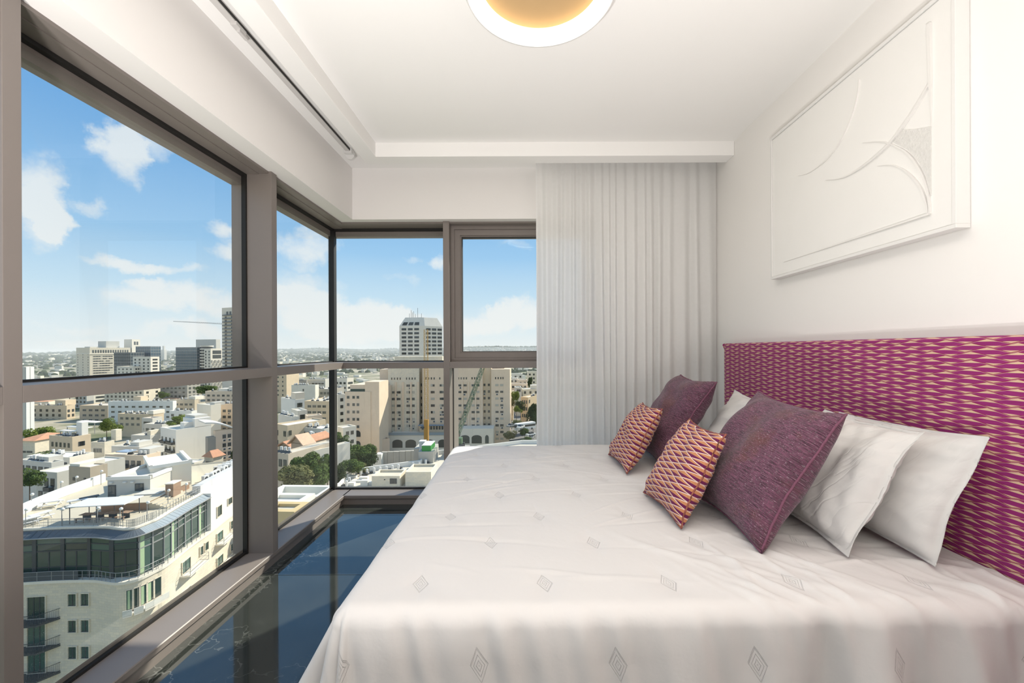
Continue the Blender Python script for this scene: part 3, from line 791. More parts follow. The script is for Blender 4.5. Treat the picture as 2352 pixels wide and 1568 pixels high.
# ---- cushions and pillows
def cushion(name, label, cat, corners, thick, mat, nx=46, pinch=0.10, puff=0.55, flange=0.0, wrinkle=0.0, seed=1, seam=None, group=None, plump=1.0, slump=0.0):
    """corners: near bottom, near top, far top, far bottom (world). A stuffed cushion with pulled-out corners."""
    nb, nt, ft, fb = [Vector(c) for c in corners]
    ctr = (nb + nt + ft + fb) / 4
    root = thing(name, label, cat, ctr, group=group)
    nrm = ((nt - nb).cross(fb - nb)).normalized()
    if nrm.x > 0: nrm = -nrm                     # faces the foot of the bed
    rs = np.random.RandomState(seed)
    wv = [(rs.normal(0, 1, 2) * rs.uniform(3, 9), rs.uniform(0, 6.28)) for _ in range(7)]
    wf = [(rs.normal(0, 1, 2) * rs.uniform(10, 26), rs.uniform(0, 6.28)) for _ in range(7)]
    W = ((ft - nt).length + (fb - nb).length) / 2; H = ((nt - nb).length + (ft - fb).length) / 2
    V, UV, F = [], [], []
    g = np.linspace(-1, 1, nx)
    g = np.sign(g) * (1 - (1 - np.abs(g)) ** 1.25)
    def pos(u, v, side):
        # outline: sides bow in, corners are pulled out
        uu = u * (1 - pinch * (1 - v * v) * abs(u) ** 2); vv = v * (1 - pinch * (1 - u * u) * abs(v) ** 2)
        a, b = (uu + 1) / 2, (vv + 1) / 2
        p = nb * (1 - a) * (1 - b) + fb * a * (1 - b) + ft * a * b + nt * (1 - a) * b
        fu, fv = max(0.0, 1 - abs(u / (1 - flange)) ** 2.4) if abs(u) < 1 - flange else 0.0, max(0.0, 1 - abs(v / (1 - flange)) ** 2.4) if abs(v) < 1 - flange else 0.0
        t = (fu * fv) ** puff * thick * plump
        t *= 1 + slump * (-v) * 0.5
        wr = sum(math.sin(k[0] * u + k[1] * v + ph) for k, ph in wv) / 3.2
        w2 = sum(math.sin(k[0] * u + k[1] * v + ph + 1.5 * math.sin(2 * u + 3 * v)) for k, ph in wf) / 3.2
        edge = max(abs(u), abs(v))
        t2 = t * (1 + 0.10 * wr) + wrinkle * (0.6 * wr + 0.5 * w2 * (0.4 + edge)) * (1 if t > 0 else 0.3)
        if side == 0: t2 = max(t2, 0.0008 if t > 0 else 0.0)
        wob = (wrinkle * 0.9 + 0.002) * math.sin(6 * u + 5 * v + seed) * edge ** 6
        off = nrm * (t2 if side == 0 else -t2 * 0.9 if t > 0 else -t2) + nrm * wob
        return p + off - ctr
    idx = {}
    for side in (0, 1):
        for j, v in enumerate(g):
            for i, u in enumerate(g):
                border = i in (0, nx - 1) or j in (0, nx - 1)
                if side == 1 and border: idx[(1, i, j)] = idx[(0, i, j)]; continue
                idx[(side, i, j)] = len(V); V.append(pos(u, v, side)); UV.append((u * W / 2 + 3.0, v * H / 2 + 3.0))
        for j in range(nx - 1):
            for i in range(nx - 1):
                q = (idx[(side, i, j)], idx[(side, i + 1, j)], idx[(side, i + 1, j + 1)], idx[(side, i, j + 1)])
                F.append(q if side == 1 else q[::-1])
    me = uv_mesh('cover', V, F, UV, mat)
    bm = bmesh.new(); bm.from_mesh(me); bmesh.ops.recalc_face_normals(bm, faces=bm.faces); bm.to_mesh(me); bm.free()
    link('cover', me, root)
    if seam is not None:
        sr, smat = seam
        pts = []
        n = 40
        ring = [(-1 + 2 * i / n, -1) for i in range(n)] + [(1, -1 + 2 * i / n) for i in range(n)] + [(1 - 2 * i / n, 1) for i in range(n)] + [(-1, 1 - 2 * i / n) for i in range(n)]
        for k, (u, v) in enumerate(ring + ring[:1]):
            pts.append(pos(u * 0.999, v * 0.999, 0) + nrm * sr * 0.4 + Vector((0, 0, 1)) * sr * 0.25 * math.sin(k * 2.1))
        MB().tube(pts, sr, 6).build('piping', smat, root, smooth=True)
    return root

g_big, g_small, g_white = 'plum tweed cushions on the bed', 'small zigzag cushions on the bed', 'white pillows against the headboard'
def cz(x, y, zrel): return (x, y, CAMZ + zrel)
zseam = simple('purple_orange_cord', (0.32, 0.10, 0.07), 0.8, 0.6, 90)
tseam = simple('plum_piping', (0.20, 0.075, 0.12), 0.85, 0.4, 150)
# rear white pillows first
cushion('pillow', 'white pillow leaning against the magenta headboard, nearest to the viewer', 'pillow',
        [cz(1.285, 1.30, -0.690), cz(1.425, 1.262, -0.275), cz(1.43, 1.88, -0.29), cz(1.29, 1.92, -0.69)], 0.075, pillow_m, 60, 0.05, 0.5, 0.05, 0.004, 21, group=g_white, slump=0.5)
cushion('pillow', 'creased white pillow between the large plum cushion and the nearest pillow', 'pillow',
        [cz(1.06, 1.355, -0.690), cz(1.315, 1.365, -0.275), cz(1.325, 1.83, -0.27), cz(1.09, 1.88, -0.69)], 0.080, creased_m, 64, 0.06, 0.5, 0.06, 0.0065, 5, group=g_white)
cushion('pillow', 'white pillow at the far side whose corner shows against the headboard', 'pillow',
        [cz(1.29, 2.15, -0.69), cz(1.425, 2.13, -0.31), cz(1.43, 2.72, -0.31), cz(1.29, 2.75, -0.69)], 0.07, pillow_m, 50, 0.05, 0.5, 0.05, 0.004, 31, group=g_white)
cushion('pillow', 'white pillow right behind the far plum cushion', 'pillow',
        [cz(1.07, 2.10, -0.69), cz(1.335, 2.08, -0.31), cz(1.34, 2.63, -0.265), cz(1.09, 2.66, -0.69)], 0.080, pillow_m, 50, 0.06, 0.5, 0.05, 0.006, 9, group=g_white)
cushion('cushion', 'large plum tweed cushion in front of the white pillows, nearer one', 'cushion',
        [cz(0.795, 1.395, -0.690), cz(1.105, 1.415, -0.232), cz(1.105, 1.945, -0.205), cz(0.79, 1.94, -0.690)], 0.118, tweed, 56, 0.095, 0.46, 0.0, 0.002, 3, (0.0045, tseam), g_big)
cushion('cushion', 'large plum tweed cushion at the far side beside the curtain', 'cushion',
        [cz(0.795, 2.37, -0.690), cz(1.105, 2.38, -0.195), cz(1.105, 2.93, -0.185), cz(0.79, 2.92, -0.690)], 0.118, tweed, 56, 0.095, 0.46, 0.0, 0.002, 13, (0.0045, tseam), g_big)
cushion('cushion', 'small orange and purple zigzag cushion leaning on the nearer plum cushion', 'cushion',
        [cz(0.600, 1.592, -0.692), cz(0.790, 1.62, -0.338), cz(0.795, 1.985, -0.338), cz(0.568, 1.995, -0.692)], 0.076, zz_m, 56, 0.10, 0.46, 0.0, 0.0025, 4, (0.0035, zseam), g_small)
cushion('cushion', 'small orange and purple zigzag cushion leaning on the far plum cushion', 'cushion',
        [cz(0.567, 2.282, -0.692), cz(0.763, 2.30, -0.334), cz(0.765, 2.69, -0.348), cz(0.548, 2.70, -0.692)], 0.076, zz_m, 56, 0.10, 0.46, 0.0, 0.0025, 6, (0.0035, zseam), g_small)

# ---- framed relief on the right wall
def picture():
    y0, y1, z0, z1 = 1.434, 2.515, CAMZ + 0.416, CAMZ + 1.272
    xf = 1.497
    canvas_m = simple('white_relief_panel', (0.84, 0.825, 0.80), 0.8, 0.015, 5, bump=0.05, bscale=90)
    frame_m = simple('white_lacquer_frame', (0.80, 0.785, 0.765), 0.5, 0.01)
    p = thing('picture', 'white framed relief picture with thin raised arcs hanging on the right wall', 'picture', (XW, (y0 + y1) / 2, z0))
    o = Vector((XW, (y0 + y1) / 2, z0))
    def B(x0, x1, a, b, c, d): return MB().box(x0 - o.x, x1 - o.x, a - o.y, b - o.y, c - o.z, d - o.z)
    t = 0.014
    for (a, b, c, d) in ((y0, y1, z0, z0 + t), (y0, y1, z1 - t, z1), (y0, y0 + t, z0 + t, z1 - t), (y1 - t, y1, z0 + t, z1 - t)):
        B(xf, XW - 0.002, a, b, c, d).build('frame_bar', frame_m, p, bevel=0.0012)
    xc = xf + 0.007
    B(xc, XW - 0.012, y0 + t + 0.002, y1 - t - 0.002, z0 + t + 0.002, z1 - t - 0.002).build('panel', canvas_m, p)
    def pt(px, py):
        """point of the panel under a pixel"""
        r = at(px, py, 1.0); s = xc / r.x
        return Vector((xc, s, CAMZ + (r.z - CAMZ) * s))
    relief_m = simple('white_relief_edge', (0.80, 0.78, 0.755), 0.8, 0.02)
    rough_m = simple('rough_white_plaster', (0.70, 0.685, 0.66), 0.95, 0.10, 60, bump=1.0, bscale=120)
    def stroke(name, pix, wid, dep, smooth=True):
        P = [pt(*q) for q in pix]
        if smooth and len(P) > 2:                 # Catmull-Rom through the traced points
            Q = []
            for i in range(len(P) - 1):
                a, b, c, d = P[max(i - 1, 0)], P[i], P[i + 1], P[min(i + 2, len(P) - 1)]
                for k in range(6):
                    u = k / 6
                    Q.append(0.5 * (2 * b + (c - a) * u + (2 * a - 5 * b + 4 * c - d) * u * u + (3 * b - a - 3 * c + d) * u ** 3))
            P = Q + [P[-1]]
        mb = MB(); n = len(P); vs = []
        for i, q in enumerate(P):
            tg = (P[min(i + 1, n - 1)] - P[max(i - 1, 0)]).normalized()
            s = Vector((1, 0, 0)).cross(tg).normalized() * wid / 2
            f = min(1.0, 0.25 + i / n * 1.5)
            for qq in (q + s * f + Vector((0.001, 0, 0)), q + s * f - Vector((dep * f, 0, 0)), q - s * f - Vector((dep * f, 0, 0)), q - s * f + Vector((0.001, 0, 0))):
                vs.append(qq - o)
        fs = [(4 * i + a, 4 * i + b, 4 * i + 4 + b, 4 * i + 4 + a) for i in range(n - 1) for a, b in ((0, 1), (1, 2), (2, 3))]
        fs += [(0, 1, 2, 3), (4 * n - 4, 4 * n - 3, 4 * n - 2, 4 * n - 1)]
        mb.add(vs, fs); return mb.build(name, relief_m, p)
    stroke('raised_arc', [(1833, 404), (1860, 396), (1900, 366), (1935, 320), (1960, 262), (1972, 215), (1975, 183)], 0.006, 0.007)
    stroke('raised_arc', [(1896, 414), (1940, 407), (1990, 378), (2046, 330), (2100, 257), (2139, 192)], 0.007, 0.010)
    stroke('raised_arc', [(1982, 328), (2020, 325), (2048, 331), (2085, 350), (2112, 383), (2130, 425), (2138, 470), (2138, 491)], 0.006, 0.008)
    stroke('raised_arc', [(2016, 381), (2055, 380), (2090, 398), (2117, 430), (2131, 468), (2134, 491)], 0.006, 0.008)
    stroke('raised_line', [(2138, 54), (2140, 192), (2140, 290)][::-1], 0.012, 0.012, False)
    stroke('raised_line', [(1800, 602), (1970, 546), (2138, 491)], 0.007, 0.009, False)
    # rough plastered patch between the upright line and the arc
    pat = [(2070, 297), (2100, 297), (2140, 290), (2140, 360), (2140, 450), (2128, 408), (2112, 372), (2086, 343), (2054, 326)]
    vs = [pt(*q) - o - Vector((0.0035, 0, 0)) for q in pat]; vs2 = [v + Vector((0.006, 0, 0)) for v in vs]; n = len(vs)
    MB().add(vs + vs2, [tuple(range(n)), tuple(reversed(range(n, 2 * n)))] + [(i, (i + 1) % n, n + (i + 1) % n, n + i) for i in range(n)]).build('rough_patch', rough_m, p)
picture()
# ================================================================== THE CITY OUTSIDE
GZ = CAMZ - 45.0
def ss(a, b, x):
    t = min(1, max(0, (x - a) / (b - a))); return t * t * (3 - 2 * t)
def ground_z(x, y):
    r = math.hypot(x, y); az = math.atan2(x, y)
    left = 1 - ss(-0.62, -0.45, az)
    ridge = 4 * math.sin(az * 9 + 1) + 3 * math.sin(az * 23) + 2 * math.sin(az * 51 + r * 0.001)
    z = GZ + 15 * ss(900, 2600, r) + 5 * math.sin(x * 0.004 + 1) * math.sin(y * 0.003) * ss(300, 900, r)
    z += (1 - left) * (52 + 2.2 * ridge) * ss(2600, 6200, r) + left * (14 + ridge) * ss(2600, 4200, r)
    z += 22 * ss(-0.20, -0.11, az) * (1 - 0.8 * ss(-0.10, 0.05, az)) * ss(2400, 4200, r)
    return z

def wall_mat(name, col, var=0.10, courses=0.0):
    if name in MATS: return MATS[name]
    m, t, out = new_mat(name)
    co = t.coord('Object')
    n = t.noise(co, 0.35, 5, 0.65)
    c = t.mix(n, tuple(x * (1 - var) for x in col), tuple(min(1, x * (1 + var * 0.8)) for x in col))
    x, y, z = t.sep(co)
    streak = t.noise(t.comb(t.m('MULTIPLY', t.m('ADD', x, y), 0.9), t.m('MULTIPLY', z, 0.06), 0.0), 1.0, 3, 0.6)
    c = t.mix(t.smooth(streak, 0.55, 0.75, 0, 0.22), c, tuple(v * 0.62 for v in col))
    if courses:
        br = t.node('ShaderNodeTexBrick'); br.inputs['Scale'].default_value = 1.0
        br.inputs['Brick Width'].default_value = courses * 2.2; br.inputs['Row Height'].default_value = courses; br.inputs['Mortar Size'].default_value = courses * 0.04
        br.inputs['Color1'].default_value = (0.9, 0.9, 0.9, 1); br.inputs['Color2'].default_value = (1.06, 1.03, 0.97, 1); br.inputs['Mortar'].default_value = (0.78, 0.77, 0.74, 1)
        t.l.new(t.comb(t.m('ADD', x, t.m('MULTIPLY', y, 0.97)), z, 0.0), br.inputs['Vector'])
        c = t.mix(0.8, c, br.outputs[0], 'MULTIPLY')
    pbsdf(t, out, c, 0.9, None, 0.0, 0.15)
    MATS[name] = m; return m
STONE = wall_mat('pale_limestone', (0.800, 0.720, 0.580), 0.10, 0.35)
CREAM = wall_mat('cream_limestone', (0.840, 0.770, 0.650), 0.08)
TAN = wall_mat('tan_stone', (0.700, 0.565, 0.400), 0.13)
PINK = wall_mat('rosy_stone', (0.830, 0.660, 0.490), 0.12)
PEACH = wall_mat('peach_render', (0.840, 0.680, 0.520), 0.07)
WHITE = wall_mat('white_render', (0.840, 0.810, 0.740), 0.05)
GREY = wall_mat('grey_render', (0.640, 0.610, 0.545), 0.08)
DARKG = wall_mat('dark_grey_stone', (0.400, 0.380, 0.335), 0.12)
ROOFW = wall_mat('white_roof', (0.800, 0.750, 0.645), 0.16)
ROOFB = wall_mat('beige_roof', (0.660, 0.595, 0.490), 0.16)
CONC = wall_mat('raw_concrete', (0.520, 0.490, 0.430), 0.16)
TILE = wall_mat('red_roof_tiles', (0.620, 0.330, 0.210), 0.15, 0.4)
DECK = wall_mat('beige_terrace_deck', (0.600, 0.540, 0.420), 0.08)
BROWN = wall_mat('brown_brick', (0.355, 0.241, 0.172), 0.2, 0.2)
wmetal = simple('white_metal', (0.74, 0.73, 0.70), 0.45, 0.03)
dmetal = simple('dark_grey_metal', (0.06, 0.065, 0.07), 0.5, 0.05)
gmetal = simple('grey_metal', (0.30, 0.30, 0.29), 0.45, 0.05)
panelm = simple('solar_panel', (0.075, 0.08, 0.085), 0.5, 0.1)
def pane_mat(name, col, rough=0.06):
    if name in MATS: return MATS[name]
    m, t, out = new_mat(name)
    oi = t.node('ShaderNodeObjectInfo')
    c = t.mix(t.m('MULTIPLY', oi.outputs['Random'], 1.0), tuple(x * 0.5 for x in col), tuple(min(1, x * 1.7) for x in col))
    pbsdf(t, out, c, rough, None, 0.0, 0.6); MATS[name] = m; return m
PANE = pane_mat('dark_window_pane', (0.055, 0.062, 0.062))
PANEG = pane_mat('green_window_pane', (0.045, 0.085, 0.07))
PANEB = pane_mat('blue_curtain_wall', (0.05, 0.09, 0.12))
SHUT = simple('closed_shutter', (0.50, 0.46, 0.38), 0.7, 0.05)

# shared little meshes (unit sized, scaled per object); faces -y
def unit_window(pane, frame):
    mb = MB(); mb.box(-.5, .5, -.5, .5, -.5, .5, 0)
    mb.add([(-.40, -.52, -.42), (-.03, -.52, -.42), (-.03, -.52, .42), (-.40, -.52, .42), (.03, -.52, -.42), (.40, -.52, -.42), (.40, -.52, .42), (.03, -.52, .42)], [(0, 1, 2, 3), (4, 5, 6, 7)], 1)
    return mb.mesh('window', [frame, pane])
frame_pale = simple('pale_window_frame', (0.36, 0.33, 0.28), 0.6)
frame_dark = simple('dark_window_frame', (0.05, 0.055, 0.06), 0.5)
WIN_D = unit_window(PANE, frame_dark); WIN_P = unit_window(PANE, frame_pale); WIN_G = unit_window(PANEG, frame_pale)
mb = MB(); mb.box(-.5, .5, -.5, .5, -.5, .5); WIN_S = mb.mesh('window', [PANE])
mb = MB(); mb.box(-.5, .5, -.5, .5, -.5, .5); WIN_SH = mb.mesh('window', [SHUT])
mb = MB(); mb.bar((0, 0, 0.35), (0, 0, 1.6), 0.36, 10, 0); mb.add([(-.7, -.3, .75), (.7, -.3, .75), (.7, -1.0, .1), (-.7, -1.0, .1)], [(0, 1, 2, 3)], 1); mb.box(-.5, .5, -.3, .3, 0, .36, 1)
TANK = mb.mesh('solar_water_tank', [wmetal, panelm])
mb = MB(); mb.box(-.5, .5, -.2, .2, 0, .95, 0); mb.bar((-.1, -.205, .5), (-.1, -.235, .5), .33, 12, 1)
ACU = mb.mesh('air_conditioner', [wmetal, dmetal])
mb = MB(); mb.box(-.55, .55, -.45, 0, 0, .95, 0); mb.box(-.45, .45, -.47, -.449, .1, .85, 1); ACBOX = mb.mesh('air_conditioner', [wmetal, dmetal])

def axes(a): return Vector((-math.cos(a), math.sin(a), 0)), Vector((math.sin(a), math.cos(a), 0))

class Bld:
    """a building: nearest corner at pixel (xc, ytop) and depth d; the front runs left to pixel xl, the flank recedes to pixel xr"""
    def __init__(s, label, xl, xc, xr, ytop, d, yaw=0.0, wall=STONE, roof=ROOFW, zb=None, name='building', parapet=0.5, W=None, D=None, cat='building', group=None):
        a = math.radians(yaw); P = at(xc, ytop, d); u, v = axes(a)
        kl = (xl - CX) / FPX; kr = (xr - CX) / FPX
        s.W = W or max(2.0, (P.x - kl * P.y) / (math.cos(a) + kl * math.sin(a)))
        if D: s.D = D
        else:
            den = kr * math.cos(a) - math.sin(a)
            s.D = (P.x - kr * P.y) / den if abs(den) > 1e-4 else 12.0
            if not 2.0 < s.D < 70: s.D = 14.0
        zb = GZ - 4 if zb is None else zb
        s.H = P.z - zb; s.d = d; s.wall = wall
        s.root = thing(name, label, cat, (P.x, P.y, zb), -a, group)
        H, W_, D_ = s.H, s.W, s.D; p = parapet; t = 0.35
        mb = MB()
        mb.box(-W_, 0, 0, D_, 0, H - p - 0.02)
        if p > 0:
            mb.box(-W_, 0, 0, t, H - p - .02, H).box(-W_, 0, D_ - t, D_, H - p - .02, H)
            mb.box(-W_, -W_ + t, t, D_ - t, H - p - .02, H).box(-t, 0, t, D_ - t, H - p - .02, H)
        mb.build('walls', wall, s.root)
        MB().box(-W_ + t * (p > 0), -t * (p > 0), t * (p > 0), D_ - t * (p > 0), H - p - 0.10, H - p + 0.03).build('roof', roof, s.root)
        s.rs = random.Random(int(xc * 7 + ytop))
    def put(s, mesh, name, side, u, z, w, h, t=0.16):
        """side 'f': u measured to the left from the corner; side 'r': u measured along the flank"""
        if side == 'f': return link(name, mesh, s.root, (-u, -0.02, z), (w, t, h), 0)
        return link(name, mesh, s.root, (0.02, u, z), (w, t, h), PI / 2)
    def grid(s, side, n, rows, w, h, top=1.6, fh=3.1, m0=1.0, m1=None, mesh=None, skip=0.0, extra=None, ac=0.0, name='window'):
        L = s.W if side == 'f' else s.D
        m1 = m0 if m1 is None else m1
        px = w * FPX / s.d
        us = [m0 + w / 2 + (L - m0 - m1 - w) * (i / (n - 1) if n > 1 else 0.5) for i in range(n)]
        tiny = px < 6.5
        mb = MB()
        for j in range(rows):
            z = s.H - top - h / 2 - j * fh
            if z < 0.5: break
            for i, u in enumerate(us):
                if s.rs.random() < skip: continue
                if tiny:
                    if side == 'f': mb.box(-u - w / 2, -u + w / 2, -0.10, 0.05, z - h / 2, z + h / 2)
                    else: mb.box(-0.05, 0.10, u - w / 2, u + w / 2, z - h / 2, z + h / 2)
                else:
                    me = mesh or WIN_P
                    if s.rs.random() < 0.12 and mesh is None: me = WIN_SH
                    s.put(me, name, side, u, z, w, h)
                    if ac and s.rs.random() < ac:
                        if side == 'f': link('air_conditioner', ACBOX, s.root, (-u + s.rs.uniform(-.3, .3), -0.02, z - h / 2 - 1.05), (.75, .75, .75))
                        else: link('air_conditioner', ACBOX, s.root, (0.02, u, z - h / 2 - 1.05), (.75, .75, .75), PI / 2)
        if tiny and mb.v:
            tag(mb.build('window_rows', PANE, s.root, fix=False), kind='stuff')
        return s
    def box(s, name, u0, u1, v0, v1, h, mat, z0=None, roof=None):
        """extra volume on the roof (or at height z0): u leftwards from the corner, v along the flank"""
        z0 = s.H - 0.5 if z0 is None else z0
        return MB().box(-u1, -u0, v0, v1, z0, z0 + h).build(name, mat, s.root)
    def tanks(s, n, seed=1, z=None):
        r = random.Random(seed)
        for _ in range(n):
            u, v = r.uniform(1.2, max(1.3, s.W - 1.2)), r.uniform(1.2, max(1.3, s.D - 1.2))
            sc = r.uniform(0.85, 1.1)
            link('solar_water_tank', TANK, s.root, (-u, v, (s.H - 0.45) if z is None else z), (sc,) * 3, r.uniform(-.4, .4))
        return s
    def balconies(s, side, us, zs, w, dep=1.3, mat=None):
        for u in us:
            for z in zs:
                mb = MB()
                if side == 'f':
                    mb.box(-u - w / 2, -u + w / 2, -dep, 0.05, z - 0.15, z, 0)
                    mb.box(-u - w / 2, -u + w / 2, -dep, -dep + .05, z, z + 1.0, 1).box(-u - w / 2, -u - w / 2 + .05, -dep, 0, z, z + 1, 1).box(-u + w / 2 - .05, -u + w / 2, -dep, 0, z, z + 1, 1)
                else:
                    mb.box(-0.05, dep, u - w / 2, u + w / 2, z - .15, z, 0)
                    mb.box(dep - .05, dep, u - w / 2, u + w / 2, z, z + 1.0, 1).box(0, dep, u - w / 2, u - w / 2 + .05, z, z + 1, 1).box(0, dep, u + w / 2 - .05, u + w / 2, z, z + 1, 1)
                mb.build('balcony', [s.wall, mat or gmetal], s.root, fix=False)
        return s

# ---- trees
leaf_cols = {'dark': (0.060, 0.080, 0.036), 'mid': (0.095, 0.135, 0.045), 'light': (0.15, 0.19, 0.045), 'olive': (0.16, 0.16, 0.075)}
def leaf_mat(k):
    n = k + '_leaves'
    if n in MATS: return MATS[n]
    m, t, out = new_mat(n); co = t.coord('Object')
    c = leaf_cols[k]
    col = t.mix(t.noise(co, 1.1, 4, 0.7), tuple(x * 0.6 for x in c), tuple(x * 1.9 for x in c))
    df = t.node('ShaderNodeBsdfDiffuse'); t.put(df.inputs[0], col); tl = t.node('ShaderNodeBsdfTranslucent'); t.put(tl.inputs[0], col)
    mx = t.node('ShaderNodeMixShader'); mx.inputs[0].default_value = 0.3; t.l.new(df.outputs[0], mx.inputs[1]); t.l.new(tl.outputs[0], mx.inputs[2]); t.l.new(mx.outputs[0], out.inputs[0])
    MATS[n] = m; return m
bark = simple('bark', (0.09, 0.065, 0.045), 0.9, 0.2)
CROWN = {}
def crown_mesh(k, var):
    if (k, var) in CROWN: return CROWN[(k, var)]
    r = random.Random(var * 13 + len(k)); mb = MB()
    lumps = [(Vector((r.gauss(0, .34), r.gauss(0, .34), r.uniform(-.55, .45))), r.uniform(.30, .50)) for _ in range(15)]
    for c, q in lumps:
        for _ in range(260):
            dvec = Vector((r.gauss(0, 1), r.gauss(0, 1), r.gauss(0.15, 1))).normalized()
            p = c + dvec * q * r.uniform(.72, 1.05)
            t1 = dvec.orthogonal().normalized(); t1.rotate(Matrix.Rotation(r.uniform(0, 6.3), 3, dvec)); t2 = (dvec + Vector((r.gauss(0, .5), r.gauss(0, .5), r.gauss(0, .5)))).cross(t1).normalized()
            e = r.uniform(.05, .10)
            mb.add([p - t1 * e, p + t2 * e * .6, p + t1 * e, p - t2 * e * .6], [(0, 1, 2, 3)])
    me = mb.mesh('crown', leaf_mat(k)); CROWN[(k, var)] = me; return me
mbt = MB().bar((0, 0, 0), (0, 0, 1), .06, 7, r2=.035); TRUNK = mbt.mesh('trunk', bark)
def tree(label, px, py, d, rpx, rpy, k='mid', var=1, zb=None, group=None):
    """crown centred on a pixel, half sizes in pixels"""
    c = at(px, py, d); R = rpx * d / FPX; Rz = rpy * d / FPX
    zb = min(c.z - Rz * 1.3, ground_z(c.x, c.y)) if zb is None else zb
    zb = max(zb, c.z - Rz * 3.5)
    o = thing('tree', label, 'tree', (c.x, c.y, zb), group=group)
    link('crown', crown_mesh(k, var), o, (0, 0, c.z - zb - 0.1 * Rz), (R / .78, R / .78, Rz / .82), px * 0.7)
    h = c.z - zb
    link('trunk', TRUNK, o, (0, 0, 0), (max(2, R * 0.9), max(2, R * 0.9), h))
    return o

# ---- terrain with far suburbs and woods
def terrain():
    m, t, out = new_mat('city_ground')
    co = t.coord('Object')
    veg = t.smooth(t.noise(co, 0.012, 6, 0.65), 0.42, 0.60)
    c = t.mix(t.noise(co, 0.06, 5, 0.7), (0.36, 0.31, 0.23), (0.58, 0.51, 0.39))
    g = t.mix(t.noise(co, 0.05, 5, 0.7), (0.10, 0.12, 0.06), (0.20, 0.21, 0.11))
    c = t.mix(veg, c, g)
    pbsdf(t, out, c, 0.95, None, 0.0, 0.1)
    rr = [0.5, 30, 60, 90, 120, 160, 200, 260, 330, 420, 520, 640, 780, 940, 1120, 1350, 1600, 1900, 2250, 2600, 3000, 3400, 3900, 4500, 5200, 6000, 6600, 7500, 9000, 12000]
    na = 180; V = []; F = []
    for r in rr:
        for i in range(na):
            a = -PI + 2 * PI * i / na
            x, y = r * math.sin(a), r * math.cos(a); V.append((x, y, ground_z(x, y)))
    for k in range(len(rr) - 1):
        for i in range(na):
            j = (i + 1) % na; F.append((k * na + i, k * na + j, (k + 1) * na + j, (k + 1) * na + i))
    mb = MB(); mb.add(V, F)
    o = mb.build('ground', m, smooth=True)
    structure(o)
terrain()
def suburbs():
    r = random.Random(5); mb = MB(); tb = MB()
    ring = [(math.cos(k * 1.0472), math.sin(k * 1.0472)) for k in range(6)]
    for _ in range(3800):
        az = r.uniform(-0.90, 0.10); q = r.random() ** 0.75; rad = 430 + q * 5200
        x, y = rad * math.sin(az), rad * math.cos(az); z = ground_z(x, y)
        s = r.uniform(6, 14) * (0.8 + rad / 6000); h = r.uniform(3, 8); a = r.uniform(0, 1.57)
        if rad < 700: h *= 0.8
        c, sn = math.cos(a), math.sin(a); l = s * r.uniform(.5, 1.6)
        P = [(x + c * i * s - sn * j * l, y + sn * i * s + c * j * l) for i, j in ((-.5, -.5), (.5, -.5), (.5, .5), (-.5, .5))]
        mi = r.choice([0, 0, 1, 1, 2, 3])
        mb.prism(P, z - 3, z + h, 4 if r.random() < .1 else 1, mi)
    for _ in range(16000):
        az = r.uniform(-0.92, 0.10); q = r.random() ** 0.8; rad = 620 + q * 4600
        x, y = rad * math.sin(az), rad * math.cos(az)
        if math.sin(x * .013 + 2) * math.sin(y * .011) < -0.25: continue
        z = ground_z(x, y); s = r.uniform(2.5, 5.5) * (0.8 + rad / 2500)
        h = s * r.uniform(.7, 1.3)
        vs = [(x, y, z + h)] + [(x + c * s * .75, y + q_ * s * .75, z + h * .72) for c, q_ in ring] + [(x + c * s, y + q_ * s, z) for c, q_ in ring]
        tb.add(vs, [(0, 1 + k, 1 + (k + 1) % 6) for k in range(6)] + [(1 + k, 7 + k, 7 + (k + 1) % 6, 1 + (k + 1) % 6) for k in range(6)])
    tag(mb.build('distant_houses', [STONE, ROOFW, CREAM, GREY, TILE], fix=False), 'countless small pale houses scattered over the far hillsides', 'houses', kind='stuff')
    tag(tb.build('distant_trees', leaf_mat('dark'), fix=False), 'dark green woods between the far houses on the hills', 'trees', kind='stuff')
suburbs()

# thin haze lying over the far city and hills
def haze():
    m = bpy.data.materials.new('distance_haze'); m.use_nodes = True
    t = NT(m.node_tree); t.n.clear(); out = t.node('ShaderNodeOutputMaterial')
    v = t.node('ShaderNodeVolumeScatter'); v.inputs['Color'].default_value = (0.95, 0.98, 1.0, 1); v.inputs['Density'].default_value = 1 / 4200.0; v.inputs['Anisotropy'].default_value = 0.0
    t.l.new(v.outputs[0], out.inputs['Volume'])
    o = MB().box(-9000, 3500, 330, 9000, GZ - 60, CAMZ + 16).build('haze', m)
    tag(o, 'thin pale haze lying over the far hills', 'haze', kind='stuff')
haze()
# ---------------------------------------------------------------- towers on the left skyline
b = Bld('long pale slab block with a row of attic arches on the left skyline', 175, 206, 300, 798, 520, 20, STONE, name='slab_block')
b.grid('f', 3, 14, 1.2, 1.6, 8, 3.3, 3).grid('r', 15, 1, 1.5, 3.8, 3.0, 4, 2.5, mesh=WIN_S)
b.grid('r', 6, 14, 4.6, 1.5, 10.5, 3.0, 3, b.D * 0.45)
b.box('attic_ledge', -0.6, b.W, -0.6, b.D, 1.2, CREAM, b.H - 8.5)
b.box('lift_house', b.W * .2, b.W * .8, b.D * .45, b.D * .78, 9, GREY); b.box('roof_plant', b.W * .3, b.W * .7, b.D * .1, b.D * .3, 1.8, GREY)
b = Bld('cube-shaped pale lift tower rising behind the long slab block', 285, 303, 322, 779, 560, 12, CREAM, name='tower_block', zb=CAMZ - 20)
b.grid('r', 2, 1, 2.0, 4.5, 3.0, 4, 5.5)
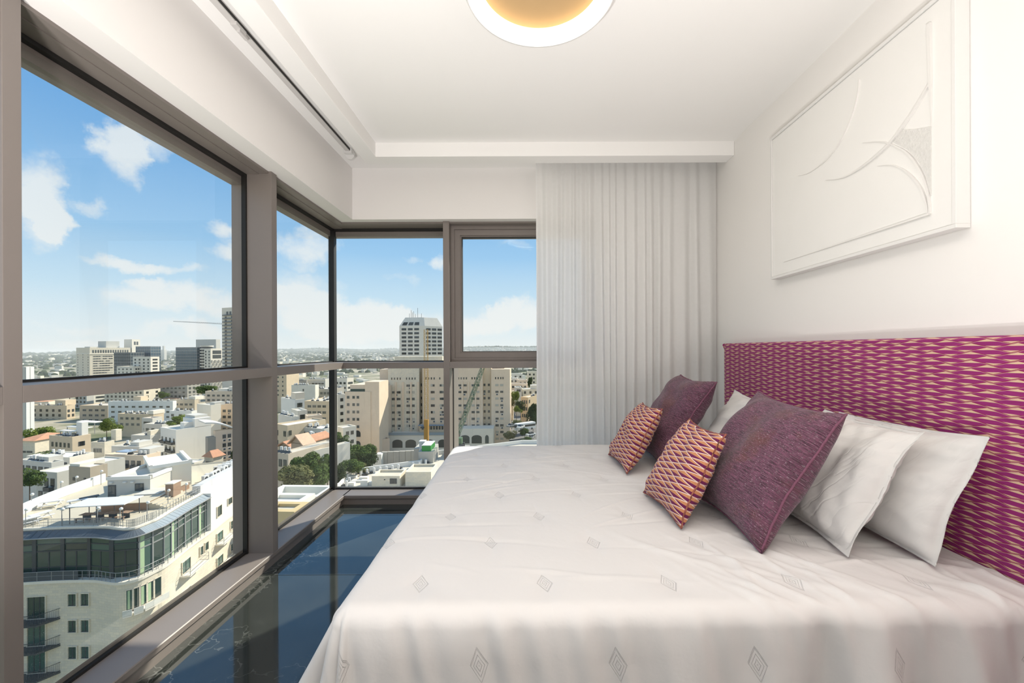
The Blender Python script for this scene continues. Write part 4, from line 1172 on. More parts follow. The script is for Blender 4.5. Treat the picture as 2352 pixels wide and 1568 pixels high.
def glass_tower(label, xl, xc, xr, ytop, d, yaw, fh=3.6, col=PANEB, nm='glass_tower', mull=2.6, zb=None):
    b = Bld(label, xl, xc, xr, ytop, d, yaw, col, ROOFB, name=nm, parapet=1.2, zb=zb)
    mb = MB(); z = b.H - 0.6
    while z > max(0, b.H - 45):
        mb.box(-b.W - .1, 0.12, -0.12, 0.0, z - .25, z + .25).box(0, 0.12, 0, b.D + .1, z - .25, z + .25); z -= fh
    n = int(b.W / mull); n2 = int(b.D / mull)
    for i in range(n + 1): mb.box(-b.W * i / n - .12, -b.W * i / n + .12, -0.14, 0, max(0, b.H - 45), b.H)
    for i in range(n2 + 1): mb.box(0, 0.14, b.D * i / n2 - .12, b.D * i / n2 + .12, max(0, b.H - 45), b.H)
    tag(mb.build('facade_grid', gmetal, b.root, fix=False), kind='stuff')
    return b
glass_tower('blue glass office block under construction beside the slab block', 262, 300, 331, 809, 480, 12)
glass_tower('tall teal glass block with an open steel crown on the skyline', 312, 346, 369, 795, 500, 10)
b = Bld('pale stone block with square windows in front of the glass offices', 305, 346, 366, 819, 430, 8, CREAM, name='apartment_block')
b.grid('f', 4, 16, 1.9, 1.7, 2.2, 3.3, 2).grid('r', 3, 16, 1.7, 1.7, 2.2, 3.3, 2)
b = Bld('low pale stone wing with small windows below the glass offices', 268, 306, 335, 841, 425, 8, CREAM, name='apartment_block')
b.grid('f', 4, 12, 1.6, 1.6, 2.2, 3.3, 2).grid('r', 4, 12, 1.6, 1.6, 2.2, 3.3, 2)
b = Bld('slim far tower with a stepped top between the skyline offices', 370, 377, 383, 803, 1500, 10, GREY, name='far_tower', parapet=0, zb=GZ)
b.box('upper_stage', b.W * .25, b.W * .75, b.D * .2, b.D * .7, 14, GREY, b.H - .1)
glass_tower('glass slab with a white grid on the skyline left of the tall tower', 404, 452, 464, 797, 470, 12, 3.3)
# round cream balconies of the curved corner tower
ct = at(465, 797, 468); cr = 13 * 468 / FPX
t_ = thing('round_tower', 'round cream tower ringed with curved balconies on the skyline', 'building', (ct.x, ct.y + cr, GZ))
hh = at(465, 793, 468).z - GZ
MB().lathe([(0, hh), (cr * .86, hh), (cr * .86, 0)], 28).build('core', PANE, t_.children and t_ or t_)
for k in range(15):
    z = hh - 0.2 - k * 3.3
    MB().lathe([(cr * .8, z), (cr, z), (cr, z - 1.25), (cr * .8, z - 1.25)], 28).build('balcony_ring', CREAM, t_)
b = Bld('cream office block with a chequered screen next to the tall tower', 469, 484, 512, 800, 460, 18, CREAM, name='office_block')
b.grid('f', 2, 14, 2.0, 2.0, 2.5, 3.3, 1.5).grid('r', 6, 2, 1.6, 4.0, 2.2, 5.0, 2)
mb = MB()
for j in range(11):
    for i in range(7):
        if (i + j) % 2 == 0: mb.box(0, .8, b.D * (i + .15) / 7, b.D * (i + 1.0) / 7, b.H - 13 - j * 3.2 - 2.8, b.H - 13 - j * 3.2)
tag(mb.build('chequered_screen', DARKG, b.root, fix=False), kind='stuff')
b = Bld('flat pale roof storey standing behind the skyline office blocks', 450, 496, 506, 779, 540, 12, GREY, ROOFB, name='office_block')
b = Bld('tall slender cream tower with stacked balconies beside the window mullion', 510, 542, 566, 705, 385, 22, CREAM, name='tall_tower', parapet=1.0)
b.grid('f', 2, 1, 2.9, 3.2, 3.6, 3.3, b.W * .32)
for col_ in (.38, .72):
    pass
b.grid('f', 2, 17, 2.5, 1.7, 8.2, 3.22, b.W * .22, b.W * .22).grid('r', 3, 18, 1.2, 1.5, 4.2, 3.22, 2.2)
mb = MB()
for j in range(18): mb.box(-b.W * .86, -b.W * .10, -1.6, 0, b.H - 7.6 - j * 3.22, b.H - 6.7 - j * 3.22)
tag(mb.build('balcony_rows', pane_mat('balcony_glass', (0.13, 0.16, 0.18)), b.root, fix=False), kind='stuff')
b.box('roof_plant', b.W * .0, b.W * .32, 1, b.D * .8, 4.2, DARKG)
# far crane jib
c0, c1 = at(398, 738, 430), at(520, 745, 430)
cr_ = thing('tower_crane', 'distant tower crane whose thin jib crosses the sky', 'crane', (c1.x, c1.y, GZ))
mb = MB(); o_ = Vector((c1.x, c1.y, GZ))
for dz in (0, 1.1): mb.bar(c0 - o_ + Vector((0, 0, dz * .3)), c1 - o_ + Vector((0, 0, dz)), .16, 4)
n_ = 26
for i in range(n_):
    p, q = c0.lerp(c1, i / n_) - o_, c0.lerp(c1, (i + 1) / n_) - o_
    mb.bar(p, q + Vector((0, 0, 1.1 * (i + 1) / n_)), .10, 4)
mb.build('jib', gmetal, cr_)
MB().box(-.7, .7, -.7, .7, 0, c1.z - GZ + 3).build('mast', gmetal, cr_)

# ---------------------------------------------------------------- middle distance, seen through the lower left pane
b = Bld('tan hotel block with dark square windows and a white roof edge at far left', 66, 153, 172, 931, 275, 6, TAN, name='apartment_block')
b.grid('f', 5, 6, 1.7, 1.7, 2.6, 3.15, 4.5, 3.5, mesh=WIN_D).grid('r', 2, 2, 1.2, 1.8, 2.8, 3.15, 3)
b.box('roof_hut', 5, 13, 3, 9, 3.6, TAN); b.tanks(5, 3)
b = Bld('grey shaded flats between the tan block and the brown block', 172, 199, 215, 905, 330, 10, GREY, name='apartment_block')
b.grid('f', 3, 8, 1.6, 1.6, 2.4, 3.1, 1.4)
b = Bld('lit cream flats with a shaded wing behind the brown block', 196, 215, 245, 888, 360, 15, CREAM, name='apartment_block'); b.grid('f', 3, 7, 1.7, 1.7, 2.4, 3.1, 1.5).grid('r', 5, 7, 1.7, 1.7, 2.4, 3.1, 1.5)
b = Bld('pale flats with many small square windows under the transom', 240, 330, 368, 884, 330, 8, STONE, name='apartment_block'); b.grid('f', 9, 6, 1.8, 1.7, 2.2, 3.2, 2).grid('r', 2, 6, 1.8, 1.7, 2.2, 3.2, 2)
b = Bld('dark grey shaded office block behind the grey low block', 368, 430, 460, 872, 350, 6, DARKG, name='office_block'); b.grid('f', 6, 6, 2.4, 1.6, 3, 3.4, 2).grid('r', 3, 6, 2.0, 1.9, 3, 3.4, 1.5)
b = Bld('brown stone block with two rows of windows, left of the long grey block', 182, 248, 252, 931, 268, 4, wall_mat('brown_stone', (0.658, 0.520, 0.367)), ROOFB, name='apartment_block')
b.grid('f', 4, 4, 2.6, 1.4, 2.4, 3.3, 2.2, mesh=WIN_P); b.tanks(6, 8)
b = Bld('long blue-grey block with strip windows in the middle distance', 248, 397, 405, 921, 262, 2, wall_mat('blue_grey_render', (0.830, 0.820, 0.771)), ROOFW, name='office_block')
b.grid('f', 9, 4, 2.3, 1.2, 3.0, 3.2, 2.0, mesh=WIN_P); b.box('roof_hut', 24, 29, 3, 8, 3, TAN); b.tanks(6, 4)
b = Bld('brown stone block with a tall chimney next to the blue-grey block', 397, 447, 456, 917, 268, 5, wall_mat('umber_stone', (0.636, 0.534, 0.402)), ROOFB, name='apartment_block')
b.grid('f', 4, 3, 2.2, 1.4, 2.6, 3.3, 1.5, mesh=WIN_P); b.tanks(4, 9); b.box('chimney', 0, 1.6, 0.4, 2.2, 2.5, CREAM); b.box('roof_hut', 1, 7, 3, 8, 2.2, CREAM)
b = Bld('long tan block with rows of small windows under the tall tower', 471, 566, 580, 898, 300, 4, wall_mat('sand_grey_stone', (0.705, 0.602, 0.466)), ROOFW, name='apartment_block')
b.grid('f', 8, 4, 2.0, 1.4, 2.6, 3.3, 1.6, mesh=WIN_P); b.box('roof_hut', 8, 16, 3, 10, 3.4, CREAM); b.box('roof_hut', 17, 24, 3, 9, 2.0, CREAM); b.tanks(6, 11)
b = Bld('blank cream stair tower with a pale lit flank in the middle distance', 452, 484, 507, 930, 215, 25, CREAM, name='apartment_block')
b.box('roof_hut', 0.3, 4.5, 2, 7, 1.6, GREY)
b = Bld('warm tan flats with paired windows right of the cream stair tower', 505, 560, 575, 927, 225, 5, PINK, name='apartment_block')
b.grid('f', 4, 6, 1.9, 1.5, 3.2, 3.3, 1.5, mesh=WIN_P, ac=.4); b.tanks(7, 5); b.box('roof_hut', 4, 9, 3, 7, 1.8, CREAM)
b = Bld('low tan house with long flat white roof in the middle distance', 270, 352, 376, 951, 215, 8, TAN, name='house')
b.grid('f', 6, 2, 1.8, 1.3, 1.8, 3.1, 1.5, mesh=WIN_P); b.tanks(8, 2); b.box('parapet_wall', 0, 3, 0, 6, 2.2, CREAM, b.H - .4)
b = Bld('white gabled low house behind the yellow-green tree', 388, 440, 452, 944, 205, 10, WHITE, ROOFB, name='house'); b.grid('f', 3, 1, 1.7, 1.3, 1.6, 3, 1.2, mesh=WIN_P); b.tanks(4, 6)
b = Bld('small grey house with a peach roof hut in the middle distance', 325, 350, 372, 960, 190, 8, GREY, wall_mat('peach_roof', (0.787, 0.576, 0.436)), name='house'); b.grid('f', 3, 2, 1.5, 1.2, 1.6, 3, 1)
b = Bld('flat-roofed grey terrace houses behind the white block', 330, 372, 400, 974, 178, 10, GREY, ROOFW, name='house'); b.grid('f', 3, 2, 1.6, 1.3, 1.8, 3.1, 1).tanks(6, 12)
b = Bld('cluttered grey rooftops left of the white block', 300, 345, 376, 1000, 160, 8, GREY, ROOFB, name='house'); b.tanks(6, 14); b.box('parapet_wall', .4, 2.0, .5, 6, 2.2, STONE)
# white block with balconies
b = Bld('tall white block with a blank flank and a column of dark balconies', 368, 404, 484, 987, 155, 28, WHITE, ROOFW, name='white_block')
b.box('upper_storey', 0.0, b.W * .75, b.D * .52, b.D, 3.4, WHITE, b.H - .2); b.box('roof_house', 2.0, b.W * .8, b.D * .60, b.D * .98, 1.1, GREY, b.H + 3.1); b.box('roof_hut', 1.4, 4.6, b.D * .28, b.D * .52, 2.5, WHITE, b.H - .4)
zs = [b.H - 5.6 - 3.1 * k for k in range(6)]
b.balconies('f', [b.W * .24, b.W * .70], zs, b.W * .36, 1.2, dmetal)
b.grid('f', 4, 6, 0.9, 2.1, 3.4, 3.1, 1.0, mesh=WIN_S)
b = Bld('peach building under a long curved white roof beside the mullion', 489, 494, 566, 990, 150, 40, PEACH, ROOFW, name='peach_building')
b.grid('r', 3, 6, 1.1, 1.5, 1.6, 3.2, b.D * .22, b.D * .35, mesh=WIN_P, ac=.9)
mb = MB(); n = 14
for k in range(n):
    a0, a1 = k / n, (k + 1) / n
    z0, z1 = 3.6 * math.cos(a0 * 1.6), 3.6 * math.cos(a1 * 1.6)
    mb.add([(-9, b.D * a0 - 3, b.H + z0), (0.6, b.D * a0 - 3, b.H + z0), (0.6, b.D * a1 - 3, b.H + z1), (-9, b.D * a1 - 3, b.H + z1),
            (-9, b.D * a0 - 3, b.H + z0 - .5), (0.6, b.D * a0 - 3, b.H + z0 - .5), (0.6, b.D * a1 - 3, b.H + z1 - .5), (-9, b.D * a1 - 3, b.H + z1 - .5)],
           [(0, 1, 2, 3), (4, 5, 6, 7), (0, 1, 5, 4), (1, 2, 6, 5), (2, 3, 7, 6), (3, 0, 4, 7)])
mb.build('curved_roof', WHITE, b.root)
b.box('recess', -0.02, 3, -2.2, 0.2, 10, DARKG, b.H - 12)
# old tan houses
b = Bld('old tan stone house with a cluttered roof terrace at left', 112, 166, 208, 1003, 152, 15, TAN, ROOFB, name='house')
b.grid('f', 5, 3, 1.0, 1.7, 2.4, 3.6, 1.4, mesh=WIN_P).grid('r', 2, 3, 1.6, 1.6, 2.2, 3.6, 2.0, mesh=WIN_D); b.tanks(6, 21)
for k, (u0, u1, v0, v1, h) in enumerate(((1, 11, 7, 9.5, 4.2), (1, 12, 4.5, 6.5, 2.6), (3, 11, 2, 4, 1.6))):
    b.box('roof_awning', u0, u1, v0, v1, 0.35, WHITE, b.H + h - .4); 
    for uu in (u0 + .2, (u0 + u1) / 2, u1 - .2): b.box('awning_post', uu - .08, uu + .08, v0 + .1, v0 + .26, h, gmetal, b.H - .5)
b.box('stair_hut', 0.5, 3.5, b.D * .55, b.D * .9, 5.2, WHITE)
b = Bld('beige stone house with a walled roof next to the old tan house', 208, 240, 262, 1015, 145, 5, STONE, ROOFB, name='house')
b.grid('f', 3, 3, 1.0, 1.5, 2.2, 3.4, 1.0, mesh=WIN_P); b.box('roof_wall', 0.3, 2.2, 4, 6, 4.0, STONE); b.tanks(3, 25)
b = Bld('orange-tan house front with dark balconies above the hotel terrace', 240, 330, 368, 1046, 122, 8, PINK, ROOFB, name='house')
b.grid('f', 6, 3, 1.2, 1.9, 1.6, 3.4, 1.0, mesh=WIN_D).grid('r', 3, 3, 1.1, 1.8, 1.6, 3.4, 1, mesh=WIN_D)
b.balconies('f', [2.6, 6.2, 9.4], [b.H - 3.8, b.H - 7.2], 2.3, 0.9, dmetal); b.box('blue_awning', 6, 10, .2, 3, .25, wall_mat('blue_awning_cloth', (0.321, 0.407, 0.517)), b.H + .6); b.box('roof_shed', 1, 5, 2.5, 7, 1.8, GREY); b.tanks(4, 31)
b = Bld('shed roofs of grey metal and white between the old houses', 255, 320, 366, 1026, 140, 8, GREY, ROOFW, name='house'); b.tanks(7, 33); b.box('pitched_shed', 2, 5.5, 1.5, 6, 1.6, GREY)
b = Bld('red-tiled house at the far left edge of the window', 40, 80, 90, 1012, 170, 6, STONE, TILE, name='house', parapet=0)
b.grid('f', 2, 2, 2.6, .8, 4.2, 3.6, 1.2, mesh=WIN_S); 
mb = MB(); mb.add([(-b.W - .6, -.6, b.H), (.6, -.6, b.H), (.6, b.D + .6, b.H), (-b.W - .6, b.D + .6, b.H), (-b.W / 2, b.D / 2, b.H + 2.0)], [(0, 1, 4), (1, 2, 4), (2, 3, 4), (3, 0, 4), (0, 3, 2, 1)]); mb.build('hip_roof', TILE, b.root)
b = Bld('small house with a red tile roof beside the white block', 468, 490, 512, 1050, 118, 18, STONE, TILE, name='house', parapet=0); b.grid('f', 2, 1, 1.1, 1.3, 1.4, 3, .8, mesh=WIN_D)
mb = MB(); mb.add([(-b.W - .5, -.5, b.H), (.5, -.5, b.H), (.5, b.D + .5, b.H), (-b.W - .5, b.D + .5, b.H), (-b.W / 2, .3, b.H + 1.7), (-b.W / 2, b.D - .3, b.H + 1.7)], [(0, 1, 4), (1, 2, 5, 4), (2, 3, 5), (3, 0, 4, 5), (0, 3, 2, 1)]); mb.build('gable_roof', TILE, b.root)
b = Bld('beige yard building with a canvas canopy at the foot of the white block', 405, 446, 470, 1062, 114, 10, CREAM, ROOFW, name='house', parapet=.2); b.grid('f', 3, 1, 1.5, 1.7, .9, 3, .5, mesh=WIN_D); b.box('canopy', .5, 4.2, -2.2, .2, .15, wmetal, b.H - .4)
# white roofs at near left
b = Bld('low white-roofed house with dark awnings at the left edge', 40, 118, 146, 1062, 112, 14, GREY, ROOFW, name='house'); b.grid('f', 5, 2, 1.6, 1.8, 1.4, 3.3, 1.0, mesh=WIN_D); b.tanks(5, 41); b.box('roof_shed', 3, 8, 1.0, 4, 1.5, GREY)
b = Bld('white flat-roofed house with tanks above the shaded courtyard', 60, 160, 215, 1050, 128, 8, CREAM, ROOFW, name='house', parapet=.3); b.tanks(8, 43); b.grid('f', 5, 3, 1.3, 1.6, 1.6, 3.3, 1, mesh=WIN_D)
b = Bld('grey shaded old house with a balcony below the white roofs', 82, 131, 146, 1085, 98, 12, wall_mat('blue_grey_old_wall', (0.592, 0.567, 0.500)), ROOFW, name='house', parapet=.3); b.grid('f', 3, 3, 1.2, 1.9, 1.5, 3.2, .8, mesh=WIN_D); b.balconies('f', [2.0], [b.H - 4.4], 2.0, .9, dmetal)
b = Bld('brown weathered blank-walled house behind the terrace lamps', 157, 207, 246, 1073, 92, 10, wall_mat('weathered_brown_wall', (0.500, 0.417, 0.315), .2), ROOFW, name='house', parapet=.25); b.grid('r', 1, 1, 2.2, 1.2, 2.4, 3, 2.0, mesh=WIN_P); b.grid('f', 2, 3, .5, .7, 2.4, 3, 1.2, mesh=WIN_S); b.box('roof_ledge', 3.2, 6.0, .2, 5, 1.0, ROOFW)
# white fin tower at the far left edge
b = Bld('narrow bright white tower at the far left edge of the window', 50, 57, 70, 842, 205, 0, GREY, name='white_tower', zb=GZ, W=4, D=3.6); b.box('white_pilaster', -0.4, .2, .2, 1.7, b.H - .2, wmetal, 0.1); b.box('white_pilaster', -0.4, .2, 2.0, 3.6, b.H - .2, wmetal, 0.1)

tg = 'trees among the houses'
tree('round yellow-green tree beside the tan hotel block', 90, 996, 190, 22, 17, 'light', 1, group=tg)
tree('yellow-green tree in front of the brown block', 245, 974, 185, 15, 16, 'light', 2, group=tg)
tree('yellow-green tree by the white gabled house', 414, 963, 170, 18, 11, 'light', 3, group=tg)
tree('dark green bush in front of the old tan house', 105, 1046, 135, 26, 11, 'mid', 1, group=tg)
tree('dark tree in the courtyard at the left window edge', 68, 1095, 92, 20, 20, 'mid', 2, group=tg)
tree('dark tree in front of the peach building', 548, 1044, 118, 11, 24, 'dark', 3, group=tg)
tree('dark green tree on the skyline slope below the tall tower', 478, 893, 340, 20, 9, 'mid', 1, group=tg)
tree('green tree behind the tan hotel block', 160, 905, 330, 18, 7, 'mid', 2, group=tg)
tree('small tree left of the blue glass block', 374, 905, 330, 9, 8, 'mid', 3, group=tg)
# ---------------------------------------------------------------- seen through the corner window
b = Bld('plain tan tower behind the left mullion of the corner window', 630, 658, 662, 858, 300, 6, TAN, name='apartment_block'); b.grid('f', 2, 5, 1.0, 1.2, 2, 3.2, 2.4, mesh=WIN_S)
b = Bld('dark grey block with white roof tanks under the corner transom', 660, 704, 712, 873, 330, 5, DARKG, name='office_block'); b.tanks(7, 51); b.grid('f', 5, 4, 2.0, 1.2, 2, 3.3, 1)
b = Bld('olive-grey long block with a cream roof ledge under the corner transom', 706, 747, 757, 870, 320, 4, GREY, ROOFW, name='office_block'); b.grid('f', 5, 4, 2.2, 1.2, 3, 3.4, 1); b.tanks(6, 52); b.box('roof_ledge', -.3, b.W, -.3, .6, 1.0, CREAM, b.H - 1.2)
b = Bld('blank grey block with crenellated roof edge in the corner window', 669, 724, 732, 884, 255, 3, wall_mat('grey_green_render', (0.764, 0.731, 0.632)), ROOFW, name='apartment_block'); b.grid('f', 1, 4, .8, 1.4, 2.4, 3.3, 4, mesh=WIN_S); b.tanks(8, 53)
b = Bld('dark flats with a tank-covered roof beside the corner post', 724, 760, 790, 893, 262, 8, DARKG, name='apartment_block'); b.tanks(9, 54); b.grid('f', 4, 3, 1.6, 1.5, 2, 3.2, 1)
b = Bld('long tan row of flats with a roof full of white tanks', 698, 757, 800, 921, 225, 6, TAN, ROOFB, name='apartment_block'); b.grid('f', 4, 3, 2.2, 1.4, 2.2, 3.3, 2, mesh=WIN_P); b.tanks(14, 55)
b = Bld('white corner house with a blank side and a sunlit window front', 645, 677, 699, 918, 190, 40, WHITE, ROOFW, name='white_house'); b.grid('r', 4, 3, 1.0, 1.9, 1.6, 3.4, 1.0, mesh=WIN_P); b.box('roof_tower', .2, 5.2, .4, 4.4, 3.6, wall_mat('beige_tower', (0.817, 0.718, 0.580))); b.tanks(3, 56)
b = Bld('sunlit cream house with arched balconies stepping down the lane', 668, 684, 705, 943, 172, 44, CREAM, ROOFW, name='house'); b.grid('r', 4, 3, 1.0, 2.1, 1.8, 3.4, .8, mesh=WIN_D); b.balconies('r', [2.2, 5.0], [b.H - 4.2, b.H - 7.6], 2.0, .7, dmetal)
b = Bld('long sunlit house with a row of small dark windows', 700, 706, 739, 955, 165, 52, PEACH, ROOFW, name='house'); b.grid('r', 10, 1, .75, 1.4, 1.4, 3.3, 1.4, mesh=WIN_S); b.grid('r', 9, 2, 1.0, 1.6, 4.4, 3.3, 1.4, mesh=WIN_P)
b = Bld('cream house with four solar tanks and a green courtyard wall', 638, 670, 686, 957, 152, 38, CREAM, ROOFB, name='house'); b.grid('r', 4, 3, .9, 1.6, 1.4, 3.4, .8, mesh=WIN_P); b.tanks(7, 57)
b = Bld('tan house front beside the left mullion of the corner window', 630, 660, 670, 977, 138, 30, TAN, ROOFW, name='house'); b.grid('f', 2, 3, 1.4, 1.8, 2, 3.4, .8, mesh=WIN_D).grid('r', 3, 3, .9, 1.6, 1.8, 3.4, .5, mesh=WIN_P)
b = Bld('jumbled grey yard roofs at the foot of the sunlit row', 690, 745, 775, 985, 140, 20, GREY, ROOFW, name='house', parapet=.3); b.tanks(8, 58); b.grid('f', 5, 2, 1.3, 1.4, 1.4, 3, 1, mesh=WIN_P)
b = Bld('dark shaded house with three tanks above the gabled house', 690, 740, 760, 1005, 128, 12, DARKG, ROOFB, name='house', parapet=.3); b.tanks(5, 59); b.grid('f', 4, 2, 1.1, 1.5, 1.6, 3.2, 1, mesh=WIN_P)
def gabled(label, xl, xc, xr, ytop, d, yaw, wall, tile, rise=2.2):
    b = Bld(label, xl, xc, xr, ytop, d, yaw, wall, tile, name='gabled_house', parapet=0)
    e = .7; W_, D_, H = b.W, b.D, b.H
    mb = MB(); mb.add([(-W_ - e, -e, H - .2), (-W_ / 2, -e, H + rise), (e, -e, H - .2), (-W_ - e, D_ + e, H - .2), (-W_ / 2, D_ + e, H + rise), (e, D_ + e, H - .2),
                       (-W_ - e, -e, H - .5), (-W_ / 2, -e, H + rise - .35), (e, -e, H - .5), (-W_ - e, D_ + e, H - .5), (-W_ / 2, D_ + e, H + rise - .35), (e, D_ + e, H - .5)],
                      [(0, 1, 4, 3), (1, 2, 5, 4), (6, 7, 10, 9), (7, 8, 11, 10), (0, 1, 7, 6), (1, 2, 8, 7), (3, 4, 10, 9), (4, 5, 11, 10), (0, 3, 9, 6), (2, 5, 11, 8)])
    mb.build('gable_roof', tile, b.root)
    MB().add([(-W_, 0, H - .2), (0, 0, H - .2), (-W_ / 2, 0, H + rise - .4), (-W_, D_, H - .2), (0, D_, H - .2), (-W_ / 2, D_, H + rise - .4)], [(0, 1, 2), (3, 4, 5), (0, 2, 5, 3), (1, 2, 5, 4)]).build('gable', wall, b.root)
    return b
ptile = wall_mat('faded_roof_tiles', (0.777, 0.532, 0.382), 0.12, 0.35)
b = gabled('brown gabled house with a faded tile roof below the sunlit row', 668, 697, 716, 1019, 106, 24, wall_mat('brown_plaster', (0.587, 0.426, 0.312)), ptile); b.grid('f', 1, 1, 1.8, 1.0, 1.3, 3, .6, mesh=WIN_D).grid('r', 2, 1, .9, 1.2, 1.3, 3, .8, mesh=WIN_D)
b = gabled('lower brown wing of the gabled house, nearer the mullion', 640, 668, 676, 1024, 110, 16, wall_mat('grey_brown_plaster', (0.468, 0.387, 0.309)), TILE, 1.2); b.grid('f', 2, 1, .7, 1.0, 1.2, 3, 1.0, mesh=WIN_P)
b = Bld('ruined stone walls with three white tanks beside the mullion', 636, 662, 672, 1042, 92, 20, wall_mat('ruin_stone', (0.672, 0.569, 0.446)), ROOFB, name='house', parapet=.2); b.grid('f', 2, 2, .9, 1.6, 1.4, 3.2, .5, mesh=WIN_D)
for k in range(3): link('solar_water_tank', TANK, b.root, (-0.7 - 1.2 * k, .9, b.H - .15), (.85, .85, .85), .2)
b = Bld('narrow cream annexe between the ruin and the garden trees', 674, 683, 692, 1043, 95, 30, CREAM, ROOFB, name='house', parapet=.2); b.grid('r', 1, 2, .8, 1.4, 1.4, 3.2, .4, mesh=WIN_P)
b = Bld('grey flat sheds behind the garden trees in the corner window', 712, 738, 746, 1040, 104, 10, GREY, ROOFW, name='house', parapet=.2, D=4)
gg = 'garden trees below the corner window'
tree('tall garden tree in flower below the gabled house', 712, 1062, 84, 32, 30, 'mid', 4, group=gg)
tree('broad olive-brown tree left of the flowering garden tree', 680, 1090, 76, 36, 26, 'olive', 5, group=gg)
tree('green tree by the corner post at the foot of the garden', 736, 1092, 78, 26, 24, 'mid', 6, group=gg)
tree('dark shrub against the corner post', 752, 1062, 95, 12, 26, 'dark', 4, group=gg)
# terrace of the building right below the corner
P0 = on_z(742, 1112, CAMZ - 21.0)
b = Bld('planted roof terrace with a grey parapet right below the corner window', 600, 733, 745, 1140, 27.6, 2, WHITE, wall_mat('green_roof_membrane', (0.535, 0.586, 0.483)), name='roof_terrace', parapet=.9, zb=CAMZ - 40, D=2.3)
b2 = Bld('white broken slabs on the terrace edge below the corner window', 600, 692, 700, 1152, 25.2, 3, wall_mat('white_slab', (0.838, 0.802, 0.704)), ROOFW, name='terrace_wall', parapet=.25, zb=CAMZ - 40, cat='wall', D=1.5)
b3 = Bld('ochre yard wall at the bottom of the corner window', 600, 676, 690, 1175, 23.0, 3, wall_mat('ochre_wall', (0.645, 0.494, 0.264)), DECK, name='yard_wall', parapet=.2, zb=CAMZ - 40, cat='wall', D=1.5)

# ---------------------------------------------------------------- seen through the back window
b = Bld('sunlit tan flats under the back transom, left of the apartment slab', 768, 797, 812, 868, 300, 20, CREAM, ROOFW, name='apartment_block'); b.grid('f', 3, 3, 2.0, 1.5, 3, 3.4, 1.2).grid('r', 3, 3, 1.5, 1.5, 3, 3.4, 1); b.tanks(4, 61)
b = Bld('sunlit curved house row behind the brown hotel wing', 760, 776, 793, 906, 210, 46, CREAM, ROOFW, name='apartment_block'); b.grid('r', 3, 4, 1.4, 1.6, 2, 3.5, 1.2, mesh=WIN_P); b.tanks(3, 62)
b = Bld('pale yard house in the trees behind the corner post', 772, 788, 794, 982, 150, 40, CREAM, ROOFW, name='house', D=5); b.grid('r', 2, 2, 1.2, 1.5, 1.5, 3.3, 1, mesh=WIN_P)
# brown wing with arches
b = Bld('tan hotel wing with arched ground floor windows left of the big slab', 792, 851, 856, 899, 166, 3, PINK, ROOFB, name='hotel_wing', D=22)
mq = [b.W - 1.3, b.W * .66, b.W * .66 - 1.75]
for j in range(5):
    for u in mq: b.put(WIN_P, 'window', 'f', u, b.H - 2.3 - j * 2.95, 1.05, 1.15)
b.box('setback_storey', 1.2, b.W - 1.4, 1.5, 14, 2.9, PINK, b.H - .3); b.box('setback_glazing', 1.4, b.W - 1.6, 1.40, 1.52, 1.1, PANEG, b.H - .2)
b.box('stair_tower', -3.4, 2.4, .3, 10, b.H + 3.9, PINK, 0)
def arch(parent, u, zc, w, h, y=-0.03, rise=None, mat=PANE, name='arched_window'):
    rise = w / 2 if rise is None else rise
    pts = [(-w / 2, 0), (w / 2, 0)] + [(w / 2 * math.cos(a), h - rise + rise * math.sin(a)) for a in [PI * k / 12 for k in range(13)]]
    mb = MB(); n = len(pts)
    vs = [(-u + p[0], y - .02, zc + p[1]) for p in pts] + [(-u + p[0], y + .3, zc + p[1]) for p in pts]
    mb.add(vs, [tuple(range(n)), tuple(reversed(range(n, 2 * n)))] + [(i, (i + 1) % n, n + (i + 1) % n, n + i) for i in range(n)])
    return mb.build(name, mat, parent)
for zz in (b.H - 18.2, b.H - 22.4):
    arch(b.root, b.W * .52, zz, 2.6, 2.6); arch(b.root, b.W - 1.2, zz, 1.3, 2.6)
b = Bld('rosy stair wing joining the hotel wing and the big slab', 851, 874, 880, 890, 172, 0, PINK, ROOFB, name='hotel_wing', D=14)
for j in range(6): b.put(WIN_P, 'window', 'f', b.W * .78, b.H - 6.2 - j * 3.0, .8, 1.1)
b.box('white_canopy', 0.2, b.W - .2, -.5, .5, .5, wmetal, b.H + .3)

# ---- the big apartment slab
AP = thing('apartment_slab', 'huge rosy-tan apartment slab with many window bays filling the back window', 'building', (at(1020, 900, 187).x, 187, GZ))
ao = Vector(AP.location)
fh = 3.02
def X(px, d=187.0): return (px - CX) * d / FPX - ao.x
zt = at(1020, 843, 187).z - GZ
base = at(1020, 1012, 187).z - GZ
def vol(name, p0, p1, d, dep, top, mat=PINK):
    y = d - 187; MB().box(X(p0, d), X(p1, d), y, y + dep, 0, top).build(name, mat, AP); return y
bays = [('side_bay', 872, 891, 189.5, -1.0, PINK), ('window_bay', 891, 962, 186.5, 0, STONE), ('recess', 962, 970, 190, -.5, TAN), ('window_bay', 970, 1045, 186.8, 0, PINK),
        ('window_bay', 1045, 1108, 186.5, 0, PINK), ('stair_bay', 1108, 1128, 188.5, -0.5, TAN), ('window_bay', 1128, 1171, 186.8, -1.0, PINK)]
for (nm, p0, p1, d, dt, mt) in bays: vol(nm, p0, p1, d, 18, zt + dt, mt)
MB().box(X(900), X(1012), 4, 14, zt, zt + at(900, 819, 187).z - GZ - zt + 0).build('roof_house', STONE, AP)
MB().box(X(1012), X(1160), 6, 14, zt, zt + 0.3).build('roof_slab', ROOFB, AP)
